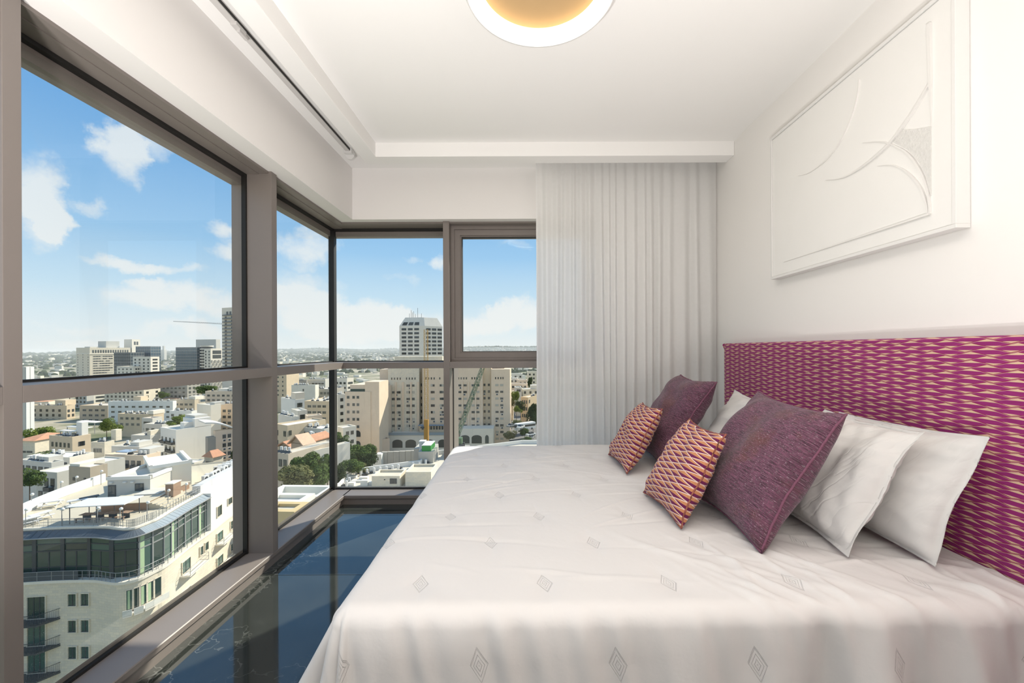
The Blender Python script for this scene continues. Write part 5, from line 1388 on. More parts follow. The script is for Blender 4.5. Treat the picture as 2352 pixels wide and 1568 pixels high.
def aw(px, j, w, h=1.05, d=186.5, mesh=None, dz=0.0, ac=0.0):
    z = zt - 8.2 - (j - 1) * fh + dz
    link('window', mesh or random.choice([WIN_P, WIN_P, WIN_D, WIN_SH]), AP, (X(px, d), d - 187 - .02, z), (w, .2, h))
    if random.random() < ac: link('air_conditioner', ACBOX, AP, (X(px, d) + random.uniform(-.3, .3), d - 187, z - h / 2 - 1.05), (.8, .8, .8))
random.seed(3)
for j in range(1, 10):
    for p in (903, 911, 916.5) if j > 1 else (): aw(p, j, 1.25, ac=.25)
    for p in (936, 941.5, 949): aw(p, j, 1.15, ac=.4)
    aw(881, j, 2.0, .95, 189.5); aw(886.5, j, 1.0, .95, 189.5)
    aw(966, j, 1.1, 1.3, 190, WIN_D)
    for p in (991.5, 995.5): aw(p, j, .95, 1.05, 186.8, ac=.15)
    for p in (1012, 1016): aw(p, j, .95, 1.05, 186.8, ac=.2)
    for p in (1056, 1068): aw(p, j, 1.5, .95, ac=.3)
    for p in (1086.5, 1097): aw(p, j, 1.5, 1.0, ac=.35)
    for p in (1112.5, 1122.5): aw(p, j, .85, 1.05, 188.5, WIN_D, ac=.25)
    for p in (1141, 1152): aw(p, j, 1.45, .95, 186.8, ac=.3)
for p in (899.5, 906, 912.5, 919, 933.5, 940, 946.5, 953, 978, 984, 990.5, 997, 1010, 1053, 1059, 1065, 1071, 1084, 1090, 1095, 1138, 1144, 1150, 1155):
    aw(p, 0, .45, .95, 186.8 if 970 < p < 1045 or p > 1128 else 186.5, WIN_S, .15)
for p in (1141, 1152): 
    for j in (10, 11): aw(p, j, 1.4, .95, 186.8)
mb = MB()
for p0, p1 in ((892, 961), (1046, 1107)):
    for f in (0, .26, .5, .76, 1): 
        q = p0 + (p1 - p0) * f; mb.box(X(q) - .35, X(q) + .35, -.95, -.4, 6, zt - 6.5)
mb.build('pilasters', PINK, AP, fix=False)
# podium with arches
pz = at(950, 998, 179).z - GZ; pb = at(950, 1030, 179).z - GZ
y = -8.0
MB().box(X(890, 179), X(1034, 179), y, 0, 0, pz).build('podium', CREAM, AP)
MB().box(X(1056, 179), X(1132, 179), y, 0, 0, at(1100, 984, 179).z - GZ).build('podium', CREAM, AP)
MB().box(X(889, 179), X(1034, 179), y - .3, y + .1, pz - .2, pz + .9).build('podium_rail', simple('blue_grey_rail', (.30, .35, .38), .6), AP)
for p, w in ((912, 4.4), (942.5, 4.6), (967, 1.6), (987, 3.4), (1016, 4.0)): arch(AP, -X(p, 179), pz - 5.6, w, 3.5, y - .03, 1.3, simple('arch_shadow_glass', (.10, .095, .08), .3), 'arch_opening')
pz2 = at(1100, 984, 179).z - GZ
for p, w in ((1067, 4.0), (1094, 4.4), (1117.5, 1.6)): arch(AP, -X(p, 179), pz2 - 6.4, w, 3.6, y - .03, 1.2, PANE, 'arch_opening')
for k in range(8): link('window', WIN_D, AP, (X(970 + 6.5 * k, 183), -4.0, pz + 2.2), (.8, .2, 1.5))
MB().box(X(962, 183), X(1030, 183), -4.0, 2, pz, pz + 3.4).build('podium_pavilion', TAN, AP)
MB().box(X(960, 182), X(1020, 182), -5.4, -3.8, pz + 3.3, pz + 3.6).build('awning', simple('blue_awning', (.22, .30, .40), .7), AP)

# white tower behind it with sloping crown
TW = thing('white_tower', 'white high-rise with chamfered crown and grid of windows behind the apartment slab', 'building', (at(966, 830, 370).x, 370, GZ))
def chamfer_tower():
    d = 370; k = d / FPX
    w0 = 50 * k; c = 9 * k; w1 = 36 * k
    h = at(966, 748, d).z - GZ; ht = at(966, 728, d).z - GZ
    # plan seen from above: front-left face, chamfer, right face
    pl = [(-w0, 2.0), (0, 0), (c, c * .45), (c + w1 * .95, w1 * 1.0), (c + w1 * .2, w1 * 1.9), (-w0 * .8, w1 * 1.7)]
    cx = sum(p[0] for p in pl) / 6; cy = sum(p[1] for p in pl) / 6
    ins = [(cx + (p[0] - cx) * .74, cy + (p[1] - cy) * .74) for p in pl]
    n = 6; mb = MB()
    mb.add([(x, y, 0) for x, y in pl] + [(x, y, h) for x, y in pl] + [(x, y, ht) for x, y in ins],
           [(i, (i + 1) % n, n + (i + 1) % n, n + i) for i in range(n)] + [(n + i, n + (i + 1) % n, 2 * n + (i + 1) % n, 2 * n + i) for i in range(n)] + [tuple(range(2 * n, 3 * n))])
    mb.build('walls', wall_mat('white_tower_panels', (0.832, 0.770, 0.675), .05), TW)
    def face(a, b, cols, rows, w, hh, fh=3.62, top=3.0):
        a, b = Vector((*a, 0)), Vector((*b, 0)); t = (b - a).normalized(); nrm = Vector((t.y, -t.x, 0)); ang = math.atan2(t.y, t.x)
        for j in range(rows):
            for c_ in cols:
                p = a.lerp(b, c_) + nrm * .02
                link('window', WIN_D, TW, (p.x, p.y, h - top - j * fh), (w, .3, hh), ang)
    face(pl[0], pl[1], (.22, .52, .82), 9, 4.2, 1.9)
    face(pl[2], pl[3], (.2, .52, .84), 10, 4.4, 1.9)
    for c_ in (.22, .52, .82):                       # roof windows in the slope
        a, b = Vector((*pl[0], h)), Vector((*pl[1], h)); a2, b2 = Vector((*ins[0], ht)), Vector((*ins[1], ht))
        q = [a.lerp(b, c_ - .11).lerp(a2.lerp(b2, c_ - .11), f) for f in (.08, .42)] + [a.lerp(b, c_ + .11).lerp(a2.lerp(b2, c_ + .11), f) for f in (.42, .08)]
        q = [v + Vector((0, -.25, .12)) for v in q]
        MB().add(q + [v + Vector((0, .5, -.3)) for v in q], [(0, 1, 2, 3), (7, 6, 5, 4), (0, 1, 5, 4), (1, 2, 6, 5), (2, 3, 7, 6), (3, 0, 4, 7)]).build('roof_window', PANE, TW)
    for i, (fx, hh) in enumerate(((.1, 4), (.2, 7), (.26, 5), (.33, 6), (.42, 3.5), (.55, 9), (.75, 4))):
        p = Vector((*ins[0], ht)).lerp(Vector((*ins[2], ht)), fx) + Vector((1, 4, 0)); MB().bar(p, p + Vector((0, 0, hh)), .16, 4).build('antenna', dmetal, TW)
chamfer_tower()

# retaining wall below the slab, in cast panels
rw = thing('retaining_wall', 'raw concrete retaining wall of cast panels below the apartment slab', 'wall', (at(915, 1050, 150).x, 150, GZ))
ro = Vector(rw.location)
n_ = 8
for i in range(n_):
    p0 = 876 + (985 - 876) * i / n_; p1 = 876 + (985 - 876) * (i + 1) / n_
    a_, b_ = at(p0, 1038 - 5 * i / n_, 150), at(p1, 1038 - 5 * (i + 1) / n_, 150)
    MB().box(a_.x - ro.x + .04, b_.x - ro.x - .04, random.uniform(-.06, .06), 1.0, 0, a_.z - GZ).build('concrete_panel', CONC, rw)
for i, (p0, p1, y0) in enumerate(((848, 862, 1047), (862, 876, 1043))):
    a_, b_ = at(p0, y0, 148), at(p1, y0, 148)
    MB().box(a_.x - ro.x, b_.x - ro.x, -2 - i * .1, 1.0, 0, a_.z - GZ).build('concrete_panel', wall_mat('pale_concrete', (0.844, 0.833, 0.761)), rw)
b = Bld('brown ramp wall with a lit coping beside the apartment slab', 850, 868, 894, 1010, 168, 52, wall_mat('ramp_stone', (0.691, 0.539, 0.397)), DECK, name='ramp_wall', parapet=.6, cat='wall')
hg = 'trees on the slope in front of the hotel wing'
for q in [('broad dark tree on the slope behind the corner post', 788, 1026, 120, 26, 26, 'dark', 4), ('green tree at the foot of the arched hotel wing', 822, 1042, 118, 28, 22, 'mid', 5),
          ('dark green tree left of the concrete wall', 845, 1058, 112, 18, 18, 'dark', 6), ('low green shrubs behind the curved white parapet', 805, 1068, 100, 26, 14, 'mid', 1), ('dark shrubs at the bottom of the slope by the corner post', 778, 1086, 95, 14, 20, 'dark', 2), ('sunlit bush high on the slope beside the corner post', 777, 1003, 130, 14, 14, 'mid', 3), ('green bank of ivy left of the brown ramp wall', 850, 1032, 125, 14, 16, 'mid', 4), ('dark bush in the middle of the slope', 808, 1050, 110, 18, 14, 'dark', 5), ('olive bush behind the pale concrete blocks', 832, 1074, 104, 16, 10, 'olive', 6)]:
    tree(q[0], *q[1:6], q[6], q[7], group=hg)

# ---- neighbour's white roof with boilers below the back window
ZN = CAMZ - 29.4
NB = thing('neighbour_roof', 'white curved-parapet roof crowded with boilers just below the back window', 'building', (0, 0, 0))
rim = [on_z(px, py, ZN) for px, py in ((700, 1150), (745, 1125), (778, 1108), (795, 1088), (806, 1081), (820, 1076), (850, 1070.5), (925, 1061), (966, 1056), (966, 1048), (972, 1044), (971, 1038), (1032, 1031), (1200, 1010), (1330, 1010))]
no = Vector((rim[4].x, rim[4].y, GZ)); NB.location = no
poly = [(p.x - no.x, p.y - no.y) for p in rim] + [(rim[-1].x - no.x, 60 - no.y), (rim[0].x - no.x, 60 - no.y)]
H_ = ZN - GZ
MB().prism(poly, 0, H_ - 1.2).build('walls', [CREAM], NB)
mb = MB()
for p, q in zip(poly[:-2], poly[1:-2]):
    p, q = Vector((*p, 0)), Vector((*q, 0)); t = (q - p).normalized(); nn = Vector((t.y, -t.x, 0)) * .4
    A = [p, q, q + nn, p + nn]; mb.add([v + Vector((0, 0, H_ - 1.3)) for v in A] + [v + Vector((0, 0, H_)) for v in A], [(4, 5, 6, 7), (0, 1, 5, 4), (2, 3, 7, 6), (1, 2, 6, 5), (3, 0, 4, 7)])
mb.build('parapet', WHITE, NB)
MB().prism([(x, y) for x, y in poly], H_ - 1.22, H_ - 1.15).build('roof', ROOFB, NB)
def roofbox(px0, px1, py, zh, dep, name, mat=STONE, rim_=True):
    a, c = on_z(px0, py, ZN - 1.1 + 0), on_z(px1, py, ZN - 1.1)
    x0, x1, y0 = a.x - no.x, c.x - no.x, a.y - no.y; z0 = H_ - 1.2; t = .35
    mb = MB().box(x0, x1, y0, y0 + dep, z0, z0 + zh - .5)
    mb.box(x0, x1, y0, y0 + t, z0 + zh - .5, z0 + zh).box(x0, x1, y0 + dep - t, y0 + dep, z0 + zh - .5, z0 + zh).box(x0, x0 + t, y0 + t, y0 + dep - t, z0 + zh - .5, z0 + zh).box(x1 - t, x1, y0 + t, y0 + dep - t, z0 + zh - .5, z0 + zh)
    return mb.build(name, mat, NB), (x0, x1, y0, z0)
_, (x0, x1, y0, z0) = roofbox(854, 918, 1122, 2.9, 5.0, 'stair_house')
link('window', WIN_D, NB, (x0 + (x1 - x0) * .77, y0 - .02, z0 + 1.75), (1.5, .1, 1.15)); link('lamp', WIN_D, NB, (x0 + (x1 - x0) * .46, y0 - .02, z0 + 2.1), (.3, .1, .2))
roofbox(931, 990, 1120, 3.6, 6.5, 'stair_house')
mb = MB(); mb.bar((0, 0, 0), (0, 0, 1.25), .32, 12, 0); mb.bar((0, 0, 1.25), (0, 0, 1.32), .25, 12, 0); mb.box(-1.0, -.3, -.5, .5, 0, .5, 1)
BOIL = mb.mesh('boiler', [wmetal, dmetal])
for (px, py) in ((829, 1092), (843, 1089), (859, 1086), (873, 1084), (887, 1082), (901, 1080), (915, 1078), (949, 1073), (963, 1071), (802, 1109), (796, 1117), (978, 1066), (983, 1062), (990, 1054), (943, 1114), (935, 1092)):
    p = on_z(px, py, ZN - 1.15); link('boiler', BOIL, NB, (p.x - no.x, p.y - no.y, H_ - 1.15), None, px * .3)
for (px, py, w_, h_) in ((812, 1096, 1.6, .5), (820, 1106, 2.4, .4), (836, 1103, 2.0, .9), (845, 1112, 2.2, .6), (808, 1114, 1.4, .7), (838, 1114, 1.6, 1.2), (925, 1086, .8, 1.0)):
    p = on_z(px, py, ZN - 1.15); MB().box(-w_ / 2, w_ / 2, -.5, .5, 0, h_).build('roof_unit', WHITE, NB).location = (p.x - no.x, p.y - no.y, H_ - 1.15)

# ---- cranes
def lattice(mb, a, b, w, n, r, mi=0):
    a, b = Vector(a), Vector(b); q = (b - a).to_track_quat('Z', 'Y').to_matrix()
    cs = [q @ Vector((sx * w / 2, sy * w / 2, 0)) for sx, sy in ((-1, -1), (1, -1), (1, 1), (-1, 1))]
    for c in cs: mb.bar(a + c, b + c, r, 4, mi)
    for k in range(n):
        p0, p1 = a.lerp(b, k / n), a.lerp(b, (k + 1) / n)
        for i in range(4):
            j = (i + 1) % 4; u, v = (i, j) if k % 2 else (j, i)
            mb.bar(p0 + cs[u], p1 + cs[v], r * .7, 4, mi); mb.bar(p1 + cs[i], p1 + cs[j], r * .6, 4, mi)
yel = simple('crane_yellow', (.46, .29, .09), .5, .08); grn = simple('crane_green', (.10, .17, .09), .5, .1)
p0, p1 = at(979.5, 1024, 125), at(979.5, 757, 125)
YC = thing('tower_crane', 'yellow lattice crane mast standing in front of the apartment slab', 'crane', (p0.x, p0.y, p0.z))
mb = MB(); lattice(mb, (0, 0, 0), (0, 0, p1.z - p0.z), 1.05, 27, .06); mb.build('mast', yel, YC)
MB().box(-.62, .62, -.62, .62, 0, 8).build('mast_cladding', simple('crane_orange_sleeve', (.42, .22, .04), .6, .1), YC)
MB().box(-1.6, -.5, -.9, .4, 5.5, 5.9).build('service_platform', dmetal, YC)
MB().box(-3, 3, -3, 3, GZ - p0.z - 2, 0).build('foundation', CONC, YC)
c_ = on_z(979, 1036, at(979, 1036, 112).z)
gc = thing('site_container', 'bright green site container at the foot of the yellow crane', 'container', tuple(c_ - Vector((0, 0, 0))))
gm = simple('container_green', (.05, .28, .06), .5, .08)
MB().box(-1.2, 1.2, 0, 5.5, 0, 1.55).build('body', gm, gc); MB().box(-1.25, 1.25, -.03, 5.55, 1.5, 1.62).build('roof_edge', wmetal, gc)
MB().box(-2, 2, -.5, 6.5, -6, 0).build('platform', CONC, gc)
wc = thing('site_cabin', 'small white site cabin with a dark window beside the green container', 'cabin', tuple(at(969, 1036, 116)))
MB().box(-.75, .75, 0, 2, 0, 2.7).build('body', wmetal, wc); MB().box(0, .6, -.05, .05, 1.4, 2.1).build('window', PANE, wc); MB().box(-.85, .85, -.1, 2.1, 2.65, 2.8).build('roof', wmetal, wc); MB().box(-1, 1, -.1, 2, -8, 0).build('platform', CONC, wc)
q0, q1 = at(1052, 996, 120), at(1112, 835, 124)
GC = thing('crawler_crane', 'green crane with a long slanting lattice boom in front of the slab', 'crane', tuple(q0 - Vector((0, 0, 3))))
go = Vector(GC.location)
mb = MB(); lattice(mb, q0 - go, q1 - go, .95, 26, .065); mb.build('boom', grn, GC)
mb = MB(); mb.bar(at(1046, 992, 120) - go, q1 - go, .03, 4); mb.bar(at(1044, 990, 120) - go, q1 - go, .03, 4); mb.build('stay_cables', dmetal, GC)
mb = MB(); mb.box(-1.6, 1.2, -1, 1, .2, 1.9).box(-2.1, -1.2, -1.1, 1.1, .6, 2.6); mb.build('cab', grn, GC); mb = MB(); mb.box(-1.8, 1.8, -1.4, -.8, -1.0, .2).box(-1.8, 1.8, .8, 1.4, -1.0, .2); mb.build('tracks', dmetal, GC)
mb = MB(); lattice(mb, (-1.2, 0, 1.9), (-1.9, 0, 6.0), .8, 5, .06); mb.build('gantry', grn, GC)
MB().box(-3, 3, -3, 3, -8, -1.0).build('platform', CONC, GC)

# ---- the street at the right edge of the back window
ST = simple('asphalt', (.16, .155, .145), .9, .1)
zs_ = at(1205, 1000, 178).z
road = structure(MB().add([at(1170, 1014, 165), at(1235, 1014, 165), on_z(1232, 965, at(1205, 1000, 178).z), on_z(1178, 930, at(1205, 1000, 178).z)], [(0, 1, 2, 3)]).build('road', ST))
b = Bld('cream terraced houses on the hillside right of the slab, upper row', 1168, 1200, 1212, 858, 330, -4, CREAM, ROOFW, name='hillside_house', D=10); b.grid('f', 3, 2, 1.4, 1.5, 1.6, 3.2, 1, mesh=WIN_S); 
b = Bld('pale house with a flat roof high on the hillside by the curtain', 1212, 1240, 1250, 853, 340, -4, STONE, ROOFW, name='hillside_house', D=10); b.grid('f', 3, 3, 1.4, 1.5, 1.6, 3.2, 1, mesh=WIN_S)
b = Bld('tan flat-roofed house on the hillside, middle row beside the slab', 1170, 1190, 1200, 868, 280, -6, CREAM, ROOFW, name='hillside_house', D=9); b.grid('f', 2, 2, 1.2, 1.3, 1.4, 3.1, 1, mesh=WIN_S); b.tanks(2, 70)
b = Bld('peach house with a parapet in the hillside middle row', 1190, 1211, 1220, 872, 270, -5, PEACH, ROOFW, name='hillside_house', D=9); b.grid('f', 2, 2, 1.2, 1.4, 1.4, 3.1, 1, mesh=WIN_S)
b = Bld('long low pink house under the hillside middle row', 1172, 1212, 1220, 881, 245, -3, PINK, ROOFB, name='hillside_house', D=8); b.grid('f', 4, 1, 1.1, 1.2, 1.2, 3, 1, mesh=WIN_S)
b = Bld('grey shaded house between the hillside rows', 1184, 1198, 1206, 889, 230, -6, GREY, ROOFW, name='hillside_house', D=8); b.grid('f', 2, 1, 1.0, 1.3, 1.2, 3, .6, mesh=WIN_S)
b = Bld('stepped stone house by the curtain on the hillside', 1200, 1236, 1240, 893, 235, -6, STONE, ROOFW, name='hillside_house', D=10); b.grid('f', 3, 2, 1.1, 1.4, 1.2, 3, .8, mesh=WIN_S); b.box('upper_room', .5, 4, 1, 5, 2.6, CREAM)
b = Bld('ochre house with tall windows above the parked bus', 1196, 1213, 1236, 912, 205, 30, wall_mat('ochre_render', (0.785, 0.598, 0.390)), ROOFW, name='ochre_house', D=12); b.grid('f', 3, 3, .7, 1.7, 1.6, 3.4, .6, mesh=WIN_D).grid('r', 2, 2, .8, 1.6, 1.4, 3.4, 1, mesh=WIN_D); b.tanks(2, 71)
b = Bld('little stone gate house beside the slab at the street', 1168, 1179, 1182, 899, 215, 0, STONE, ROOFW, name='hillside_house', D=6)
sg = 'street trees right of the apartment slab'
for q in [('bright green tree on the hillside beside the slab', 1184, 908, 200, 8, 12, 'light', 1), ('bright green crown below the hillside tree', 1186, 938, 192, 8, 8, 'light', 2), ('dark cypress-like tree between the hillside houses', 1218, 876, 262, 6, 12, 'dark', 3),
          ('big dark tree by the curtain beside the ochre house', 1224, 945, 185, 13, 26, 'dark', 4), ('dark tree behind the bus left of the ochre house', 1196, 930, 200, 9, 12, 'dark', 5), ('olive street tree left of the bus', 1186, 970, 176, 12, 9, 'olive', 6),
          ('dark street tree below the bus', 1205, 990, 170, 11, 8, 'mid', 1), ('round olive tree at the corner of the slab', 1170, 998, 165, 13, 10, 'olive', 2), ('small tree above the bed edge by the curtain', 1212, 1008, 160, 10, 7, 'mid', 3), ('brownish tree below the hillside gate house', 1176, 922, 208, 6, 9, 'olive', 4)]:
    tree(q[0], *q[1:6], q[6], q[7], group=sg)
bp = at(1206, 985, 172)
bus = thing('bus', 'white city bus with a dark window band on the street by the curtain', 'bus', tuple(bp - Vector((0, 0, .3))), -0.95)
MB().box(-1.25, 1.25, -4.6, 4.6, .35, 3.0).build('body', wmetal, bus, bevel=.12); MB().box(-1.28, 1.28, -4.4, 4.4, 1.5, 2.3).build('window_band', PANE, bus); MB().box(-1.0, 1.0, -4.66, -4.55, 1.3, 2.4).build('windscreen', PANE, bus)
for sx in (-1.15, 1.15):
    for sy in (-3, 2.6): MB().bar((sx - .12, sy, .45), (sx + .12, sy, .45), .45, 14).build('wheel', dmetal, bus)
for k, (px, py) in enumerate(((1219, 1000), (1174, 980), (1196, 983), (1222, 1006))):
    p = at(px, py, 168); c_ = thing('car', ['white parked car near the curtain edge', 'pale parked car left of the street trees', 'small car half hidden behind the olive street tree', 'light car at the street bottom by the curtain'][k], 'car', tuple(p), -.9 + k * .2, 'parked cars on the street')
    cm = wmetal if k % 2 == 0 else gmetal
    MB().box(-.85, .85, -2.1, 2.1, .25, .85).build('body', cm, c_, bevel=.1); MB().add([(-.75, -1.2, .85), (.75, -1.2, .85), (.75, 1.3, .85), (-.75, 1.3, .85), (-.62, -.6, 1.4), (.62, -.6, 1.4), (.62, .9, 1.4), (-.62, .9, 1.4)], [(0, 1, 5, 4), (1, 2, 6, 5), (2, 3, 7, 6), (3, 0, 4, 7), (4, 5, 6, 7)]).build('cabin', PANE, c_)
    for sx in (-.8, .8):
        for sy in (-1.3, 1.3): MB().bar((sx - .08, sy, .3), (sx + .08, sy, .3), .3, 10).build('wheel', dmetal, c_)
# ---------------------------------------------------------------- the hotel with the roof terrace, nearest on the left
ZR = CAMZ - 20.7
E_px = [(20, 1221), (57, 1218.5), (139, 1214.5), (200, 1213), (240, 1213), (262, 1215), (286, 1217.5), (306, 1215.5), (324, 1209.5), (345, 1201), (364, 1193), (403, 1169), (432, 1152), (458, 1138), (505, 1110), (560, 1081), (590, 1066)]
E = [on_z(x, y, ZR) for x, y in E_px]
HT = thing('corner_hotel', 'stone corner hotel with curved glazed top floor and roof terrace below the left window', 'building', (E[6].x, E[6].y, GZ))
ho = Vector(HT.location)
def catmull(P, k=5):
    Q = []
    for i in range(len(P) - 1):
        a, b_, c, d_ = P[max(i - 1, 0)], P[i], P[i + 1], P[min(i + 2, len(P) - 1)]
        for q in range(k):
            u = q / k; Q.append(0.5 * (2 * b_ + (c - a) * u + (2 * a - 5 * b_ + 4 * c - d_) * u * u + (3 * b_ - a - 3 * c + d_) * u ** 3))
    return Q + [P[-1]]
EC = catmull(E, 5)
def offset(P, o):
    R = []
    for i, p in enumerate(P):
        t = (P[min(i + 1, len(P) - 1)] - P[max(i - 1, 0)]); t.z = 0; t.normalize()
        R.append(Vector((p.x + t.y * o, p.y - t.x * o, p.z)))
    return R
OC = offset(EC, 1.0); GC_ = offset(EC, 0.45)
def strip(mb, A, za, B, zb, mi=0):
    n = len(A); vs = [Vector((p.x, p.y, za)) - ho for p in A] + [Vector((p.x, p.y, zb)) - ho for p in B]
    return mb.add(vs, [(i, i + 1, n + i + 1, n + i) for i in range(n - 1)], mi)
ZG = ZR - 5.55                                   # floor of the glazed storey
# stone facade, white wall piece, terrace slab, coping
ib = next(i for i, p in enumerate(EC) if CX + FPX * p.x / p.y > 458)
mb = MB(); strip(mb, OC, ZG, OC, GZ - 3); mb.build('stone_facade', wall_mat('hotel_limestone', (0.780, 0.700, 0.560), 0.09, 0.30), HT)
mb = MB(); strip(mb, OC[ib:], ZR - .05, OC[ib:], ZG); strip(mb, EC[ib:], ZR, OC[ib:], ZR - .05); a_, b_ = EC[ib], OC[ib]
mb.add([a_ - ho, b_ - ho + Vector((0, 0, -.05)), Vector((b_.x, b_.y, ZG)) - ho, Vector((a_.x, a_.y, ZG)) - ho], [(0, 1, 2, 3)]); mb.build('white_wall', WHITE, HT)
mb = MB(); sl = offset(EC, 1.12); strip(mb, EC, ZG + .12, sl, ZG + .12); strip(mb, sl, ZG + .12, sl, ZG - .18); strip(mb, sl, ZG - .18, EC, ZG - .18); mb.build('terrace_slab', CREAM, HT)
mb = MB(); cin = offset(EC, -.35); strip(mb, cin, ZR + .22, EC, ZR + .22); strip(mb, EC, ZR + .22, EC, ZR - .15); strip(mb, cin, ZR, cin, ZR + .22); mb.build('coping', CREAM, HT)
# canopy of metal panels between coping and gutter
i0, cnt = 0, 0
canm = simple('slate_canopy_panel', (.10, .115, .13), .45, .1); canm2 = simple('zinc_canopy_panel', (.34, .38, .40), .4, .06)
for i in range(0, ib):
    mb = MB(); right = i > 38
    strip(mb, [EC[i].lerp(EC[i + 1], .03), EC[i].lerp(EC[i + 1], .97)], ZR - .08, [OC[i].lerp(OC[i + 1], .03), OC[i].lerp(OC[i + 1], .97)], ZR - .62)
    mb.build('canopy_panel', canm2 if right else canm, HT, fix=False)
mb = MB(); strip(mb, offset(EC, -.1)[:ib + 1], ZR - .14, offset(EC, .98)[:ib + 1], ZR - .70); mb.build('canopy_underside', dmetal, HT)
mb = MB(); mb.tube([Vector((p.x, p.y, ZR - .63)) - ho for p in offset(EC, 1.03)[:ib + 1]], .075, 6); mb.build('gutter', gmetal, HT, smooth=True)
# glazed storey
gm_ = pane_mat('hotel_green_glass', (.050, .085, .070), .03)
greenc = simple('pale_green_curtain', (.42, .55, .33), .9, .1)
length = [0.0]
for p, q in zip(GC_, GC_[1:]): length.append(length[-1] + (q - p).length)
def along(s, P=GC_):
    for i in range(len(P) - 1):
        if length[i + 1] >= s: return P[i].lerp(P[i + 1], (s - length[i]) / max(1e-6, length[i + 1] - length[i])), (P[i + 1] - P[i]).normalized()
    return P[-1], (P[-1] - P[-2]).normalized()
S1 = length[ib]; s = 0.0; k = 0
while s < S1 - .3:
    step = 2.95 if s < 13.5 else 1.45
    e = min(s + step, S1); (p, tp), (q, tq) = along(s), along(e)
    mid = (p + q) / 2; t = (q - p).normalized(); ang = math.atan2(t.y, t.x); L = (q - p).length
    dark = s < 13.5
    big = dark or k % 2 == 0
    pw = (.42 if dark else .16) if big else .07
    pm = dmetal if dark else gmetal
    o = MB().box(-pw / 2, pw / 2, -.12, .12, 0, 4.95).build('post', pm, HT); o.location = (p.x - ho.x, p.y - ho.y, ZG + .1 - ho.z); o.rotation_euler = (0, 0, ang)
    for (z0, z1) in ((0.12, 3.1), (3.2, 3.9), (3.98, 4.9)):
        o = MB().box(-L / 2 + pw / 2, L / 2 - pw / 2, -.02, .02, z0, z1).build('glass_panel', gm_, HT); o.location = (mid.x - ho.x, mid.y - ho.y, ZG + .1 - ho.z); o.rotation_euler = (0, 0, ang)
    o = MB().box(-L / 2, L / 2, -.07, .07, 3.08, 3.22).box(-L / 2, L / 2, -.07, .07, 3.88, 4.0).build('glazing_bar', pm, HT); o.location = (mid.x - ho.x, mid.y - ho.y, ZG + .1 - ho.z); o.rotation_euler = (0, 0, ang)
    if dark:
        o = MB().box(-.06, .06, -.06, .06, .1, 3.1).box(-L / 2, L / 2, -.06, .06, 1.25, 1.35).build('glazing_bar', pm, HT); o.location = (mid.x - ho.x, mid.y - ho.y, ZG + .1 - ho.z); o.rotation_euler = (0, 0, ang)
    if k in (5, 8, 12, 17, 18):
        o = MB().box(-L / 2 + .1, -L / 2 + .55, .0, .02, .12, 4.9).build('curtain_strip', greenc, HT); o.location = (mid.x - ho.x + t.y * .06, mid.y - ho.y - t.x * .06, ZG + .1 - ho.z); o.rotation_euler = (0, 0, ang)
    s = e; k += 1
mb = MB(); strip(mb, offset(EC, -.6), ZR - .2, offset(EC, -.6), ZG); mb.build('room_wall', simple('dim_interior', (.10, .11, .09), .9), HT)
# terrace balustrade in front of the glazing
RL = offset(EC, 1.02); rail_l = [0.0]
for p, q in zip(RL, RL[1:]): rail_l.append(rail_l[-1] + (q - p).length)
mb = MB(); mb.tube([Vector((p.x, p.y, ZG + 1.15)) - ho for p in RL[:ib + 1]], .035, 5); mb.tube([Vector((p.x, p.y, ZG + .65)) - ho for p in RL[:ib + 1]], .018, 4); mb.build('balustrade_rail', gmetal, HT)
for i in range(0, ib, 2):
    p = RL[i]; MB().bar((p.x - ho.x, p.y - ho.y, ZG + .1 - ho.z), (p.x - ho.x, p.y - ho.y, ZG + 1.15 - ho.z), .03, 5).build('balustrade_post', gmetal, HT)
ie = next(i for i, p in enumerate(EC) if CX + FPX * p.x / p.y > 205)
mb = MB(); strip(mb, RL[:ie], ZG + 1.1, RL[:ie], ZG - .1); mb.build('balustrade_panel', simple('dark_balustrade_mesh', (.07, .08, .09), .6, .1), HT)
# roof deck
far_px = [(600, 1055), (470, 1066), (380, 1078), (300, 1092), (243, 1106), (180, 1128), (118, 1152), (52, 1182), (20, 1200)]
FAR = [on_z(x, y, ZR) for x, y in far_px]
MB().prism([(p.x - ho.x, p.y - ho.y) for p in EC + FAR], ZR - .3 - ho.z, ZR - ho.z).build('roof_deck', DECK, HT)
mb = MB(); FW = catmull(FAR[4:], 3)
strip(mb, FW, ZR, FW, ZR + 1.3); strip(mb, FW, ZR + 1.3, offset(FW, .3), ZR + 1.3); strip(mb, offset(FW, .3), ZR + 1.3, offset(FW, .3), GZ); mb.build('far_parapet', WHITE, HT)
mb = MB(); strip(mb, FAR[:5], ZR + .3, FAR[:5], GZ); mb.build('rear_wall', CREAM, HT)
